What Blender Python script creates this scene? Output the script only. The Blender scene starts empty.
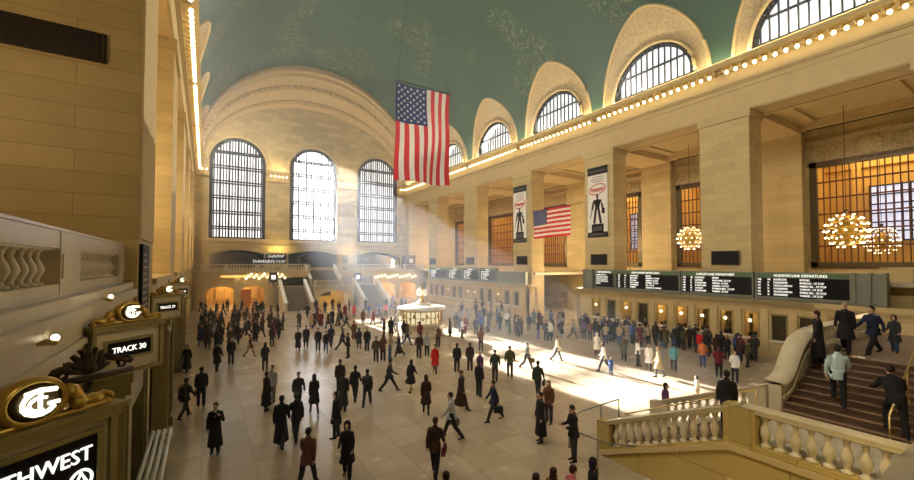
import bpy, math, random
from mathutils import Vector, Matrix, Euler
S = bpy.context.scene
C = S.collection
PI = math.pi
R = math.radians
rnd = random.Random(7)
# ------------------------------------------------------------------ camera
CAM = Vector((0, 0, 6.6)); F = 400.0; YAW = R(32.2); PITCH = R(1.6)
SHIFT = (24 - F*math.tan(PITCH))/914.0
cd = bpy.data.cameras.new('camera'); cam = bpy.data.objects.new('camera', cd); C.objects.link(cam)
cam.location = CAM; cam.rotation_euler = (PI/2 + PITCH, 0, -YAW)
cd.sensor_width = 36; cd.lens = F/914*36; cd.shift_y = SHIFT; cd.clip_start = .02; cd.clip_end = 500
S.camera = cam
MR = Euler((PI/2 + PITCH, 0, -YAW)).to_matrix()
def ray(px, py): return MR @ Vector(((px-457)/F, (240-py)/F + SHIFT*914/F, -1))
def at_z(px, py, z=0.0):
    d = ray(px, py); return CAM + d*((z-CAM.z)/d.z)
# ------------------------------------------------------------------ materials
def newmat(name):
    m = bpy.data.materials.new(name); m.use_nodes = True
    nt = m.node_tree; return m, nt, nt.nodes['Principled BSDF']
def setp(b, col, rough=.6, metal=0, spec=.5, emis=None, es=0):
    b.inputs['Base Color'].default_value = (*col, 1); b.inputs['Roughness'].default_value = rough
    b.inputs['Metallic'].default_value = metal; b.inputs['Specular IOR Level'].default_value = spec
    if emis: b.inputs['Emission Color'].default_value = (*emis, 1); b.inputs['Emission Strength'].default_value = es
def N(nt, t, **kw):
    n = nt.nodes.new(t)
    for k, v in kw.items():
        if k in n.inputs.keys(): n.inputs[k].default_value = v
        else: setattr(n, k, v)
    return n
def mix(nt, fac, a, b, mode='MIX'):
    n = nt.nodes.new('ShaderNodeMix'); n.data_type = 'RGBA'; n.blend_type = mode
    for i, v in ((0, fac), (6, a), (7, b)):
        if isinstance(v, (int, float)): n.inputs[i].default_value = v
        elif isinstance(v, tuple): n.inputs[i].default_value = (*v, 1)
        else: nt.links.new(v, n.inputs[i])
    return n.outputs[2]
def mottled(name, col, rough=.6, metal=0, var=.25, scale=3.0, spec=.5, bump=0, bscale=20):
    m, nt, b = newmat(name); setp(b, col, rough, metal, spec)
    tc = N(nt, 'ShaderNodeTexCoord'); no = N(nt, 'ShaderNodeTexNoise', Scale=scale, Detail=4.0)
    nt.links.new(tc.outputs['Object'], no.inputs['Vector'])
    lo = tuple(c*(1-var) for c in col); hi = tuple(min(1, c*(1+var)) for c in col)
    nt.links.new(mix(nt, no.outputs['Fac'], lo, hi), b.inputs['Base Color'])
    if bump:
        n2 = N(nt, 'ShaderNodeTexNoise', Scale=bscale, Detail=3.0); nt.links.new(tc.outputs['Object'], n2.inputs['Vector'])
        bp = N(nt, 'ShaderNodeBump', Strength=bump); nt.links.new(n2.outputs['Fac'], bp.inputs['Height']); nt.links.new(bp.outputs[0], b.inputs['Normal'])
    return m
def stone(name, col, mortar=.45, bw=2.1, bh=.78, rough=.55, var=.16, msize=.012):
    m, nt, b = newmat(name); setp(b, col, rough, 0, .4)
    tc = N(nt, 'ShaderNodeTexCoord'); sp = N(nt, 'ShaderNodeSeparateXYZ'); nt.links.new(tc.outputs['Object'], sp.inputs[0])
    ad = N(nt, 'ShaderNodeMath', operation='ADD'); nt.links.new(sp.outputs[0], ad.inputs[0]); nt.links.new(sp.outputs[1], ad.inputs[1])
    cb = N(nt, 'ShaderNodeCombineXYZ'); nt.links.new(ad.outputs[0], cb.inputs[0]); nt.links.new(sp.outputs[2], cb.inputs[1])
    br = N(nt, 'ShaderNodeTexBrick'); br.offset = .5
    nt.links.new(cb.outputs[0], br.inputs['Vector'])
    for k, v in (('Scale', 1.0), ('Mortar Size', msize), ('Mortar Smooth', .3), ('Bias', 0.0), ('Brick Width', bw), ('Row Height', bh)): br.inputs[k].default_value = v
    br.inputs['Color1'].default_value = (*[c*(1-var) for c in col], 1); br.inputs['Color2'].default_value = (*[min(1, c*(1+var)) for c in col], 1)
    br.inputs['Mortar'].default_value = (*[c*mortar for c in col], 1)
    no = N(nt, 'ShaderNodeTexNoise', Scale=.8, Detail=6.0, Roughness=.65); nt.links.new(tc.outputs['Object'], no.inputs['Vector'])
    rp = N(nt, 'ShaderNodeMapRange'); nt.links.new(no.outputs['Fac'], rp.inputs[0]); rp.inputs[3].default_value = .78; rp.inputs[4].default_value = 1.2
    mm = N(nt, 'ShaderNodeVectorMath', operation='SCALE'); nt.links.new(br.outputs['Color'], mm.inputs[0]); nt.links.new(rp.outputs[0], mm.inputs['Scale'])
    nt.links.new(mm.outputs[0], b.inputs['Base Color'])
    return m
def emit(name, col, s):
    m, nt, b = newmat(name); setp(b, (.8, .8, .8), .4, 0, .3, col, s); return m
M = {}
ST = (.56, .43, .20)
M['stone'] = stone('limestone_blocks', ST)
M['stone_big'] = stone('limestone_large_blocks', (.57, .44, .205), var=.09, mortar=.5, bw=3.1, bh=.56, msize=.008)
M['stone_plain'] = mottled('limestone_plain', (.58, .44, .21), .5, var=.13, scale=1.2)
M['stone_pale'] = mottled('marble_pale', (.62, .54, .40), .35, var=.16, scale=2.0)
M['stone_rail'] = mottled('marble_rail', (.60, .52, .36), .3, var=.14, scale=4.0)
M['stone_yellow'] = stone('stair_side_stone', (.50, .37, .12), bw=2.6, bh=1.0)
M['stone_carved'] = mottled('carved_stone', (.46, .35, .18), .65, var=.6, scale=5, bump=1.0, bscale=5)
M['soffit'] = mottled('vault_arch_plaster', (.58, .42, .20), .6, var=.16, scale=.7, bump=.3, bscale=6)
M['bronze'] = mottled('bronze_frame', (.10, .075, .035), .4, .6, var=.3)
M['iron'] = mottled('dark_iron', (.035, .035, .04), .5, .3, var=.3)
M['gilt'] = mottled('gilded_bronze', (.55, .36, .08), .32, .75, var=.3, scale=9, bump=.5, bscale=26)
M['olive'] = mottled('olive_bronze', (.32, .27, .11), .4, .35, var=.2)
M['black'] = mottled('black_panel', (.010, .009, .010), .5, 0, var=.3, spec=.12)
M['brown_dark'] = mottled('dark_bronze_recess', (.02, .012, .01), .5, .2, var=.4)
M['steel'] = mottled('brushed_steel', (.6, .6, .6), .25, .9, var=.1)
M['brass'] = mottled('brass', (.62, .45, .17), .28, .85, var=.1)
M['cream'] = mottled('cream_enamel', (.66, .58, .38), .4, 0, var=.06)
M['green_strip'] = mottled('green_heading', (.08, .16, .06), .5, 0, var=.1)
M['white'] = mottled('white_marble', (.85, .83, .76), .3, 0, var=.05)
M['wood'] = mottled('warm_wood', (.30, .15, .05), .5, 0, var=.3)
M['step'] = mottled('brown_stair_marble', (.10, .058, .036), .3, 0, var=.25)
M['bulb'] = emit('bulb_glow', (1, .80, .42), 6)
M['lamp'] = emit('lamp_glow', (1, .82, .5), 3)
M['pane'] = emit('window_daylight', (.86, .92, 1.0), .62)
M['pane_far'] = emit('window_daylight_far', (1.0, .97, .97), 1.25)
M['pane_blue'] = emit('office_window_daylight', (.66, .72, 1.0), .6)
M['text'] = emit('letter_glow', (1, .97, .88), .9)
M['neon'] = emit('medallion_glow', (1, .95, .70), 1.2)
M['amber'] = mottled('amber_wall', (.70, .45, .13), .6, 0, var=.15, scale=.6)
# glass through which the sun comes in
m, nt, b = newmat('clear_bright_pane'); nt.nodes.remove(b)
tr = N(nt, 'ShaderNodeBsdfTransparent'); tr.inputs[0].default_value = (.93, .95, 1, 1)
em = N(nt, 'ShaderNodeEmission'); em.inputs[0].default_value = (1, .98, .98, 1); em.inputs[1].default_value = 3.0
ad = N(nt, 'ShaderNodeAddShader'); nt.links.new(tr.outputs[0], ad.inputs[0]); nt.links.new(em.outputs[0], ad.inputs[1])
nt.links.new(ad.outputs[0], nt.nodes['Material Output'].inputs['Surface']); M['sun_pane'] = m
# floor: polished tan marble laid in big squares
m, nt, b = newmat('polished_marble_floor'); setp(b, (.5, .4, .27), .22, 0, .5)
tc = N(nt, 'ShaderNodeTexCoord'); br = N(nt, 'ShaderNodeTexBrick'); br.offset = 0
nt.links.new(tc.outputs['Object'], br.inputs['Vector'])
for k, v in (('Scale', 1.0), ('Mortar Size', .012), ('Mortar Smooth', .2), ('Brick Width', 1.5), ('Row Height', 1.5), ('Bias', 0.0)): br.inputs[k].default_value = v
br.inputs['Color1'].default_value = (.50, .42, .30, 1); br.inputs['Color2'].default_value = (.60, .51, .38, 1); br.inputs['Mortar'].default_value = (.38, .30, .20, 1)
no = N(nt, 'ShaderNodeTexNoise', Scale=1.1, Detail=7.0, Roughness=.7); nt.links.new(tc.outputs['Object'], no.inputs['Vector'])
c1 = mix(nt, no.outputs['Fac'], (.72, .68, .62), (1.0, 1.0, 1.0))
nt.links.new(mix(nt, 1.0, br.outputs['Color'], c1, 'MULTIPLY'), b.inputs['Base Color'])
rr = N(nt, 'ShaderNodeMapRange'); nt.links.new(no.outputs['Fac'], rr.inputs[0]); rr.inputs[3].default_value = .16; rr.inputs[4].default_value = .34
nt.links.new(rr.outputs[0], b.inputs['Roughness']); M['floor'] = m
# painted sky of the vault: teal with faint gold figures and stars
m, nt, b = newmat('teal_star_vault'); setp(b, (.1, .2, .15), .6, 0, .3)
tc = N(nt, 'ShaderNodeTexCoord')
no = N(nt, 'ShaderNodeTexNoise', Scale=.16, Detail=4.0); nt.links.new(tc.outputs['Object'], no.inputs['Vector'])
base = mix(nt, no.outputs['Fac'], (.030, .070, .045), (.068, .128, .085))
n2 = N(nt, 'ShaderNodeTexNoise', Scale=.13, Detail=1.0); nt.links.new(tc.outputs['Object'], n2.inputs['Vector'])
r2 = N(nt, 'ShaderNodeMapRange'); nt.links.new(n2.outputs['Fac'], r2.inputs[0]); r2.inputs[1].default_value = .53; r2.inputs[2].default_value = .58
n3 = N(nt, 'ShaderNodeTexNoise', Scale=.9, Detail=3.0, Distortion=1.6); nt.links.new(tc.outputs['Object'], n3.inputs['Vector'])
a3 = N(nt, 'ShaderNodeMath', operation='SUBTRACT'); nt.links.new(n3.outputs['Fac'], a3.inputs[0]); a3.inputs[1].default_value = .5
b3 = N(nt, 'ShaderNodeMath', operation='ABSOLUTE'); nt.links.new(a3.outputs[0], b3.inputs[0])
r3 = N(nt, 'ShaderNodeMapRange'); nt.links.new(b3.outputs[0], r3.inputs[0]); r3.inputs[1].default_value = .0; r3.inputs[2].default_value = .028; r3.inputs[3].default_value = .8; r3.inputs[4].default_value = 0
mu = N(nt, 'ShaderNodeMath', operation='MULTIPLY'); nt.links.new(r2.outputs[0], mu.inputs[0]); nt.links.new(r3.outputs[0], mu.inputs[1])
vo = N(nt, 'ShaderNodeTexVoronoi', Scale=.55); nt.links.new(tc.outputs['Object'], vo.inputs['Vector'])
r4 = N(nt, 'ShaderNodeMapRange'); nt.links.new(vo.outputs['Distance'], r4.inputs[0]); r4.inputs[1].default_value = .03; r4.inputs[2].default_value = .06; r4.inputs[3].default_value = .6; r4.inputs[4].default_value = 0
mx = N(nt, 'ShaderNodeMath', operation='MAXIMUM'); nt.links.new(mu.outputs[0], mx.inputs[0]); nt.links.new(r4.outputs[0], mx.inputs[1])
nt.links.new(mix(nt, mx.outputs[0], base, (.34, .36, .17)), b.inputs['Base Color']); M['vault'] = m
def plain(name, col, rough=.8, var=.12):
    if name in M: return M[name]
    M[name] = mottled(name, col, rough, 0, var=var, scale=6, spec=.3); return M[name]
# ------------------------------------------------------------------ mesh builder
class MB:
    def __init__(s): s.v = []; s.f = []; s.m = []; s.cur = 0
    def add(s, vs, fs):
        n = len(s.v); s.v += [tuple(v) for v in vs]; s.f += [tuple(i+n for i in f) for f in fs]; s.m += [s.cur]*len(fs); return s
    def box(s, x0, y0, z0, x1, y1, z1, mat=None):
        x0, x1 = sorted((x0, x1)); y0, y1 = sorted((y0, y1)); z0, z1 = sorted((z0, z1))
        vs = [Vector(p) for p in ((x0,y0,z0),(x1,y0,z0),(x1,y1,z0),(x0,y1,z0),(x0,y0,z1),(x1,y0,z1),(x1,y1,z1),(x0,y1,z1))]
        if mat: vs = [mat @ v for v in vs]
        return s.add(vs, [(0,3,2,1),(4,5,6,7),(0,1,5,4),(1,2,6,5),(2,3,7,6),(3,0,4,7)])
    def rings(s, rings, close=True, caps=True):
        n = len(rings[0]); vs = [p for r in rings for p in r]; fs = []
        for i in range(len(rings)-1):
            for j in range(n if close else n-1):
                k = (j+1) % n; fs.append((i*n+j, i*n+k, (i+1)*n+k, (i+1)*n+j))
        if caps and close: fs.append(tuple(range(n-1, -1, -1))); fs.append(tuple((len(rings)-1)*n+i for i in range(n)))
        return s.add(vs, fs)
    def tube(s, pts, r, seg=8):
        pts = [Vector(p) for p in pts]; rs = r if isinstance(r, (list, tuple)) else [r]*len(pts); rg = []
        for i, p in enumerate(pts):
            t = (pts[min(i+1, len(pts)-1)] - pts[max(i-1, 0)]).normalized()
            u = t.cross(Vector((0, 0, 1)) if abs(t.z) < .95 else Vector((0, 1, 0))).normalized(); w = t.cross(u)
            rg.append([p + (u*math.cos(a*2*PI/seg) + w*math.sin(a*2*PI/seg))*rs[i] for a in range(seg)])
        return s.rings(rg)
    def lathe(s, prof, c=(0, 0, 0), seg=16, flat=1):
        c = Vector(c); return s.rings([[c + Vector((r*math.cos(a*2*PI/seg), r*flat*math.sin(a*2*PI/seg), z)) for a in range(seg)] for r, z in prof])
    def ball(s, c, r, seg=10, rg=6, sc=(1, 1, 1)):
        c = Vector(c); return s.rings([[c + Vector((r*sc[0]*math.sin(t)*math.cos(a*2*PI/seg), r*sc[1]*math.sin(t)*math.sin(a*2*PI/seg), -r*sc[2]*math.cos(t))) for a in range(seg)] for t in [max(.05, min(PI-.05, PI*k/rg)) for k in range(rg+1)]])
    def capsule(s, p, q, r1, r2, flat=1.0, seg=12, h=4):
        """tapered, round-ended limb; flat squeezes it along Y"""
        p = Vector(p); q = Vector(q); t = (q-p); L = t.length; t = t/L if L > 1e-6 else Vector((0, 0, 1))
        u = Vector((1, 0, 0)) - t*t.x
        u = u.normalized() if u.length > .15 else Vector((0, 0, 1)).cross(t).normalized()
        w = t.cross(u); rg = []
        for k in range(h+1):
            a = max(.06, k/h*PI/2); rg.append((p - t*(r1*math.cos(a)), r1*math.sin(a)))
        for k in range(h+1):
            a = min(PI/2-.06, k/h*PI/2) ; rg.append((q + t*(r2*math.sin(a)), r2*math.cos(a)))
        return s.rings([[c + (u*math.cos(b*2*PI/seg) + w*flat*math.sin(b*2*PI/seg))*r for b in range(seg)] for c, r in rg])
    def prism(s, poly, y0, y1, f=None):
        """poly = [(a,b)] closed outline; extruded from y0 to y1; f maps (a, y, b) to world"""
        f = f or (lambda a, y, b: (a, y, b)); n = len(poly)
        vs = [f(a, y0, b) for a, b in poly] + [f(a, y1, b) for a, b in poly]
        return s.add(vs, [tuple(range(n)), tuple(range(2*n-1, n-1, -1))] + [(i, (i+1) % n + 0, (i+1) % n + n, i+n) for i in range(n)])
    def mesh(s, name, mats, smooth=False):
        me = bpy.data.meshes.new(name); me.from_pydata(s.v, [], s.f)
        mats = mats if isinstance(mats, (list, tuple)) else [mats]
        for m_ in mats: me.materials.append(m_)
        me.polygons.foreach_set('material_index', s.m)
        if smooth: me.polygons.foreach_set('use_smooth', [True]*len(s.f))
        me.update()
        import bmesh
        bm = bmesh.new(); bm.from_mesh(me); bmesh.ops.recalc_face_normals(bm, faces=bm.faces); bm.to_mesh(me); bm.free()
        return me
    def build(s, name, mats, parent=None, smooth=False, loc=None, rotz=0):
        o = bpy.data.objects.new(name, s.mesh(name, mats, smooth)); C.objects.link(o)
        if parent is not None: o.parent = parent
        if loc is not None: o.location = loc
        if rotz: o.rotation_euler = (0, 0, rotz)
        return o
def tag(o, label, cat, group=None):
    o['label'] = label; o['category'] = cat
    if group: o['group'] = group
    return o
def struct(o): o['kind'] = 'structure'; return o
def empty(name, loc=(0, 0, 0), rotz=0):
    o = bpy.data.objects.new(name, None); C.objects.link(o); o.location = loc; o.rotation_euler = (0, 0, rotz); o.empty_display_size = .1; return o
KIDS = {}
def copy_tree(o, parent=None):
    c = o.copy(); C.objects.link(c)
    c.parent = parent
    for ch in [x for x in o.children]: copy_tree(ch, c)
    return c
def shape2d(name, outer, holes, depth, mats, M4, parent=None):
    """flat outline with holes, given thickness, put in place by matrix M4"""
    cu = bpy.data.curves.new(name, 'CURVE'); cu.dimensions = '2D'; cu.fill_mode = 'BOTH'; cu.extrude = depth/2
    for pts in [outer] + holes:
        sp = cu.splines.new('POLY'); sp.points.add(len(pts)-1); sp.use_cyclic_u = True
        for p, (a, b_) in zip(sp.points, pts): p.co = (a, b_, 0, 1)
    t = bpy.data.objects.new('t', cu); C.objects.link(t)
    bpy.context.view_layer.update()
    me = bpy.data.meshes.new_from_object(t.evaluated_get(bpy.context.evaluated_depsgraph_get()))
    bpy.data.objects.remove(t); me.name = name; me.materials.clear(); me.materials.append(mats)
    me.transform(M4)
    o = bpy.data.objects.new(name, me); C.objects.link(o)
    if parent is not None: o.parent = parent
    return o
FRONT = Matrix(((1, 0, 0, 0), (0, 0, -1, 0), (0, 1, 0, 0), (0, 0, 0, 1)))      # (a,b) -> x=a, z=b
def front_at(y): return Matrix.Translation((0, y, 0)) @ FRONT
def side_at(x): return Matrix(((0, 0, 1, x), (1, 0, 0, 0), (0, 1, 0, 0), (0, 0, 0, 1)))   # (a,b) -> y=a, z=b
def arch(cx, w, z0, zs, n=20, rise=None):
    r = w/2; rise = rise or r
    return [(cx-r, z0)] + [(cx - r*math.cos(PI*k/n), zs + rise*math.sin(PI*k/n)) for k in range(n+1)] + [(cx+r, z0)]
def text(body, size, mat, M4, name='lettering', parent=None, align='LEFT', ext=.008, space=1.0, sx=1.0, line=1.0):
    cu = bpy.data.curves.new(name, 'FONT'); cu.body = body; cu.size = size; cu.extrude = ext; cu.align_x = align; cu.space_character = space; cu.space_line = line
    cu.resolution_u = 2
    t = bpy.data.objects.new('t', cu); C.objects.link(t); bpy.context.view_layer.update()
    me = bpy.data.meshes.new_from_object(t.evaluated_get(bpy.context.evaluated_depsgraph_get()))
    bpy.data.objects.remove(t); me.name = name; me.materials.clear(); me.materials.append(mat)
    me.transform(M4 @ Matrix.Scale(sx, 4, (1, 0, 0)))
    o = bpy.data.objects.new(name, me); C.objects.link(o)
    if parent is not None: o.parent = parent
    return o
def light(kind, name, loc, energy, col, size=None, rot=None, size_y=None, spread=None):
    l = bpy.data.lights.new(name, kind); l.energy = energy; l.color = col
    if kind == 'AREA':
        l.size = size
        if size_y: l.shape = 'RECTANGLE'; l.size_y = size_y
        if spread: l.spread = spread
    elif kind == 'POINT': l.shadow_soft_size = size or .3
    o = bpy.data.objects.new(name, l); C.objects.link(o); o.location = loc
    if rot: o.rotation_euler = rot
    return o
# ------------------------------------------------------------------ hall shell
XL, XR, Y0, Y1 = -1.54, 34.9, -8.5, 75.5
XC, RV, ZS = (XL+XR)/2, (XR-XL)/2, 22.6
struct(MB().box(-14, Y0-1, -.3, 53, Y1+6, 0).build('floor', M['floor']))
PIER = [3.5+12*k for k in range(7)]            # pier centres along both sides
BAY = [-2.5+12*k for k in range(7)]            # bay centres
# --- south side: free piers, gallery, inner wall with tall bronze windows
for i, c in enumerate(PIER[:-1]):
    p = MB().box(XR, c-1.8, 0, XR+2.1, c+1.8, 18.5); p.box(XR-.12, c-1.92, 17.9, XR+2.2, c+1.92, 18.5)
    struct(p.build('wall_pillar', M['stone_big']))
    q = MB().box(45.2, c-1.8, 0, 47, c+1.8, 18.5); struct(q.build('wall_inner_pillar', M['stone_big']))
p = MB().box(XR, Y1-1.6, 0, 47, Y1, 18.5); struct(p.build('wall_corner_pillar', M['stone_big']))
p = MB().box(XR, Y0, 0, 47, Y0+1.6, 18.5); struct(p.build('wall_corner_pillar', M['stone_big']))
holes = []
for c in BAY: holes.append([(c-3.7, 6.5), (c-3.7, 15.4), (c+3.7, 15.4), (c+3.7, 6.5)])
struct(shape2d('wall_right', [(Y0, 0), (Y0, 18.6), (Y1, 18.6), (Y1, 0)], holes, .5, M['stone'], side_at(46.3)))
for sgn, nm, xw in ((1, 'trim_right', XR), (-1, 'trim_left', XL)):
    t = MB()
    g = lambda a, b_: (xw + sgn*a, xw + sgn*b_)
    def bb(a, b_, z0, z1): t.box(xw+sgn*a, Y0, z0, xw+sgn*b_, Y1, z1)
    bb(0, 2.3, 18.5, 20.6); bb(-.08, .1, 20.2, 20.32); bb(-.12, .1, 20.6, 20.72); bb(-.2, 1, 20.72, 20.95)
    bb(-.1, 1, 20.95, 21.25); bb(-.3, 1.5, 21.85, 22.05); bb(-1.0, 1.5, 22.05, 22.3); bb(-.85, 1.5, 22.3, 22.45); bb(-.02, 2, 21.25, 22.9)
    bb(.1, .3, 18.42, 18.5)
    struct(t.build(nm, M['stone_plain']))
    # dentils and the cove the bulbs sit in
    d = MB(); n = int((Y1-Y0)/.63)
    for k in range(n):
        y = Y0 + .4 + k*.63; d.box(xw-sgn*.62, y-.07, 21.7, xw-sgn*.05, y+.07, 22.05)
    struct(d.build('cornice_bracket_row', M['stone_plain']))
# gallery ceiling with coffer beams
t = MB().box(XR+2.2, Y0, 18.9, 47, Y1, 19.2)
for c in PIER[:-1]: t.box(XR+2, c-1.8, 18.3, 46.6, c+1.8, 19)
for x in (XR+2.4, 44.6): t.box(x, Y0, 18.45, x+.5, Y1, 19)
for c in BAY: t.box(38.2, c-3, 18.7, 43.8, c-2.7, 19); t.box(38.2, c+2.7, 18.7, 43.8, c+3, 19); t.box(38.2, c-3, 18.7, 38.5, c+3, 19); t.box(43.5, c-3, 18.7, 43.8, c+3, 19)
struct(t.build('ceiling_gallery', M['stone_plain']))
struct(MB().box(XR+.3, Y0, 5.2, 46.2, 29.6, 5.5).box(XR+.3, 37.4, 5.2, 46.2, Y1, 5.5).build('floor_gallery', M['stone_pale']))
# carved friezes above every gallery window
for c in BAY[1:]:
    f = MB().box(45.85, c-4.1, 15.6, 46.05, c+4.1, 17.4); f.box(45.75, c-4.15, 15.45, 46.05, c+4.15, 15.6); f.box(45.75, c-4.15, 17.4, 46.05, c+4.15, 17.6)
    for k in range(-7, 8):
        y = c + k*.55
        f.tube([(45.82, y + .22*math.cos(a), 16.5 + (.45 if k else .6)*math.sin(a)) for a in [j*PI/5 for j in range(10)]], .06, 5)
        f.tube([(45.82, y - .25 + .1*j, 16.5 + .6*math.sin(j*1.3+k)) for j in range(6)], .05, 5)
    f.lathe([(.02, 0), (.62, .02), (.7, .1), (.5, .16), (.1, .2)], (0, 0, 0), 20)
    n = 20*5
    for i in range(len(f.v)-n, len(f.v)):
        x, y, z = f.v[i]; f.v[i] = (45.86 - z, c + y, 16.5 + x*1.05)
    struct(f.build('wall_frieze', M['stone_carved']))
# windows of the gallery: bronze frame, bars, and the lit office behind
wn = 0
for c in BAY[1:]:
    wn += 1
    w = MB(); x0 = 45.7
    w.box(x0, c-3.85, 6.3, x0+.4, c-3.35, 15.6); w.box(x0, c+3.35, 6.3, x0+.4, c+3.85, 15.6); w.box(x0, c-3.85, 15.1, x0+.4, c+3.85, 15.6); w.box(x0, c-3.85, 6.3, x0+.4, c+3.85, 6.75)
    o = struct(w.build('window_%d' % wn, M['bronze']))
    b_ = MB()
    for k in range(1, 16): y = c-3.35+6.7*k/16; b_.box(x0+.15, y-.035, 6.7, x0+.25, y+.035, 15.2)
    for k in range(1, 6): z = 6.75+8.4*k/6; b_.box(x0+.12, c-3.4, z-.06, x0+.28, c+3.4, z+.06)
    for k in range(34): y = c-3.3+6.6*k/33; b_.box(x0+.02, y-.05, 15.35, x0-.06, y+.05, 15.5)
    b_.build('window_bars', plain('rust_bars', (.14, .045, .02), .5), o)
    r = MB(); r.box(46.8, c-4.3, 5.5, 51.2, c+4.3, 5.7); r.box(51, c-4.3, 5.6, 51.2, c+4.3, 17); r.box(46.8, c-4.3, 5.6, 51.2, c-4.1, 17); r.box(46.8, c+4.1, 5.6, 51.2, c+4.3, 17); r.box(46.8, c-4.3, 16.8, 51.2, c+4.3, 17)
    r.box(50.6, c+1.6, 5.6, 51, c+2.2, 16.8); r.box(50.7, c-4.1, 15.4, 51, c+4.1, 15.9)
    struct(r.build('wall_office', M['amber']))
    gl = MB().box(50.93, c-3.9, 8.7, 50.99, c+1.1, 13.6); g_ = struct(gl.build('window_office_%d' % wn, M['pane_blue']))
    gb = MB()
    for k in range(11): y = c-3.9+5*k/10; gb.box(50.8, y-.05, 8.6, 50.92, y+.05, 13.7)
    for k in range(7): z = 8.7+4.9*k/6; gb.box(50.8, c-3.95, z-.06, 50.92, c+1.15, z+.06)
    gb.build('window_bars', M['iron'], g_)
    light('AREA', 'office_light', (48.6, c, 16.6), 240, (1, .70, .32), 3, (0, 0, 0), 5)
# --- north side: solid piers with deep bays
for i, c in enumerate(PIER[:-1]):
    xf = XL if i else XL-2.6
    struct(MB().box(XL-9, c-1.8, 0, xf, c+1.8, 18.5).box(XL-9, c-1.92, 17.9, xf+.12, c+1.92, 18.5).build('wall_pillar', M['stone_big']))
struct(MB().box(XL-9, Y1-1.6, 0, XL, Y1, 18.5).build('wall_corner_pillar', M['stone_big']))
struct(MB().box(XL-9, Y0, 0, XL, Y0+1.6, 18.5).build('wall_corner_pillar', M['stone_big']))
struct(MB().box(XL-9, Y0, 0, XL-8.6, Y1, 18.6).build('wall_left', M['stone']))
struct(MB().box(XL-9, Y0, 18.5, XL-2, Y1, 18.8).build('ceiling_left_bays', M['stone_plain']))
# sheet over the first pier's front, its paler colour standing in for light
struct(MB().box(XL, 13.72, 7.3, XL+.06, 16.9, 17.9).build('trim_lit_front', plain('lit_front_tone', (.66, .52, .31))))
# lower wall under the north balcony with string courses
t = MB().box(XL-6, Y0, 0, XL, 5.7, 5.5)
t = MB()
t.box(-2.6, Y0, 0, -1.62, 13.7, 5.75); t.box(-2.6, Y0, 5.75, -1.52, 13.7, 5.95); t.box(-2.6, Y0, 5.95, -1.62, 13.7, 6.12)
t.box(-2.6, Y0, 5.35, -1.56, 13.7, 5.45); t.box(-2.6, Y0, 0, -1.54, 13.7, .5); t.box(-2.6, Y0, 4.4, -1.57, 13.7, 4.5)
t.box(XL-8.6, Y0, 5.8, -2.2, 13.7, 6.1)
struct(t.build('wall_balcony_base', M['stone_pale']))
t = MB()
for c in BAY[2:]: t.box(-6, c-4.2, 0, -1.6, c+4.2, 5.9); t.box(-6, c-4.2, 5.9, -1.4, c+4.2, 6.1)
struct(t.build('wall_gate_row', M['stone_plain']))
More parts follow.
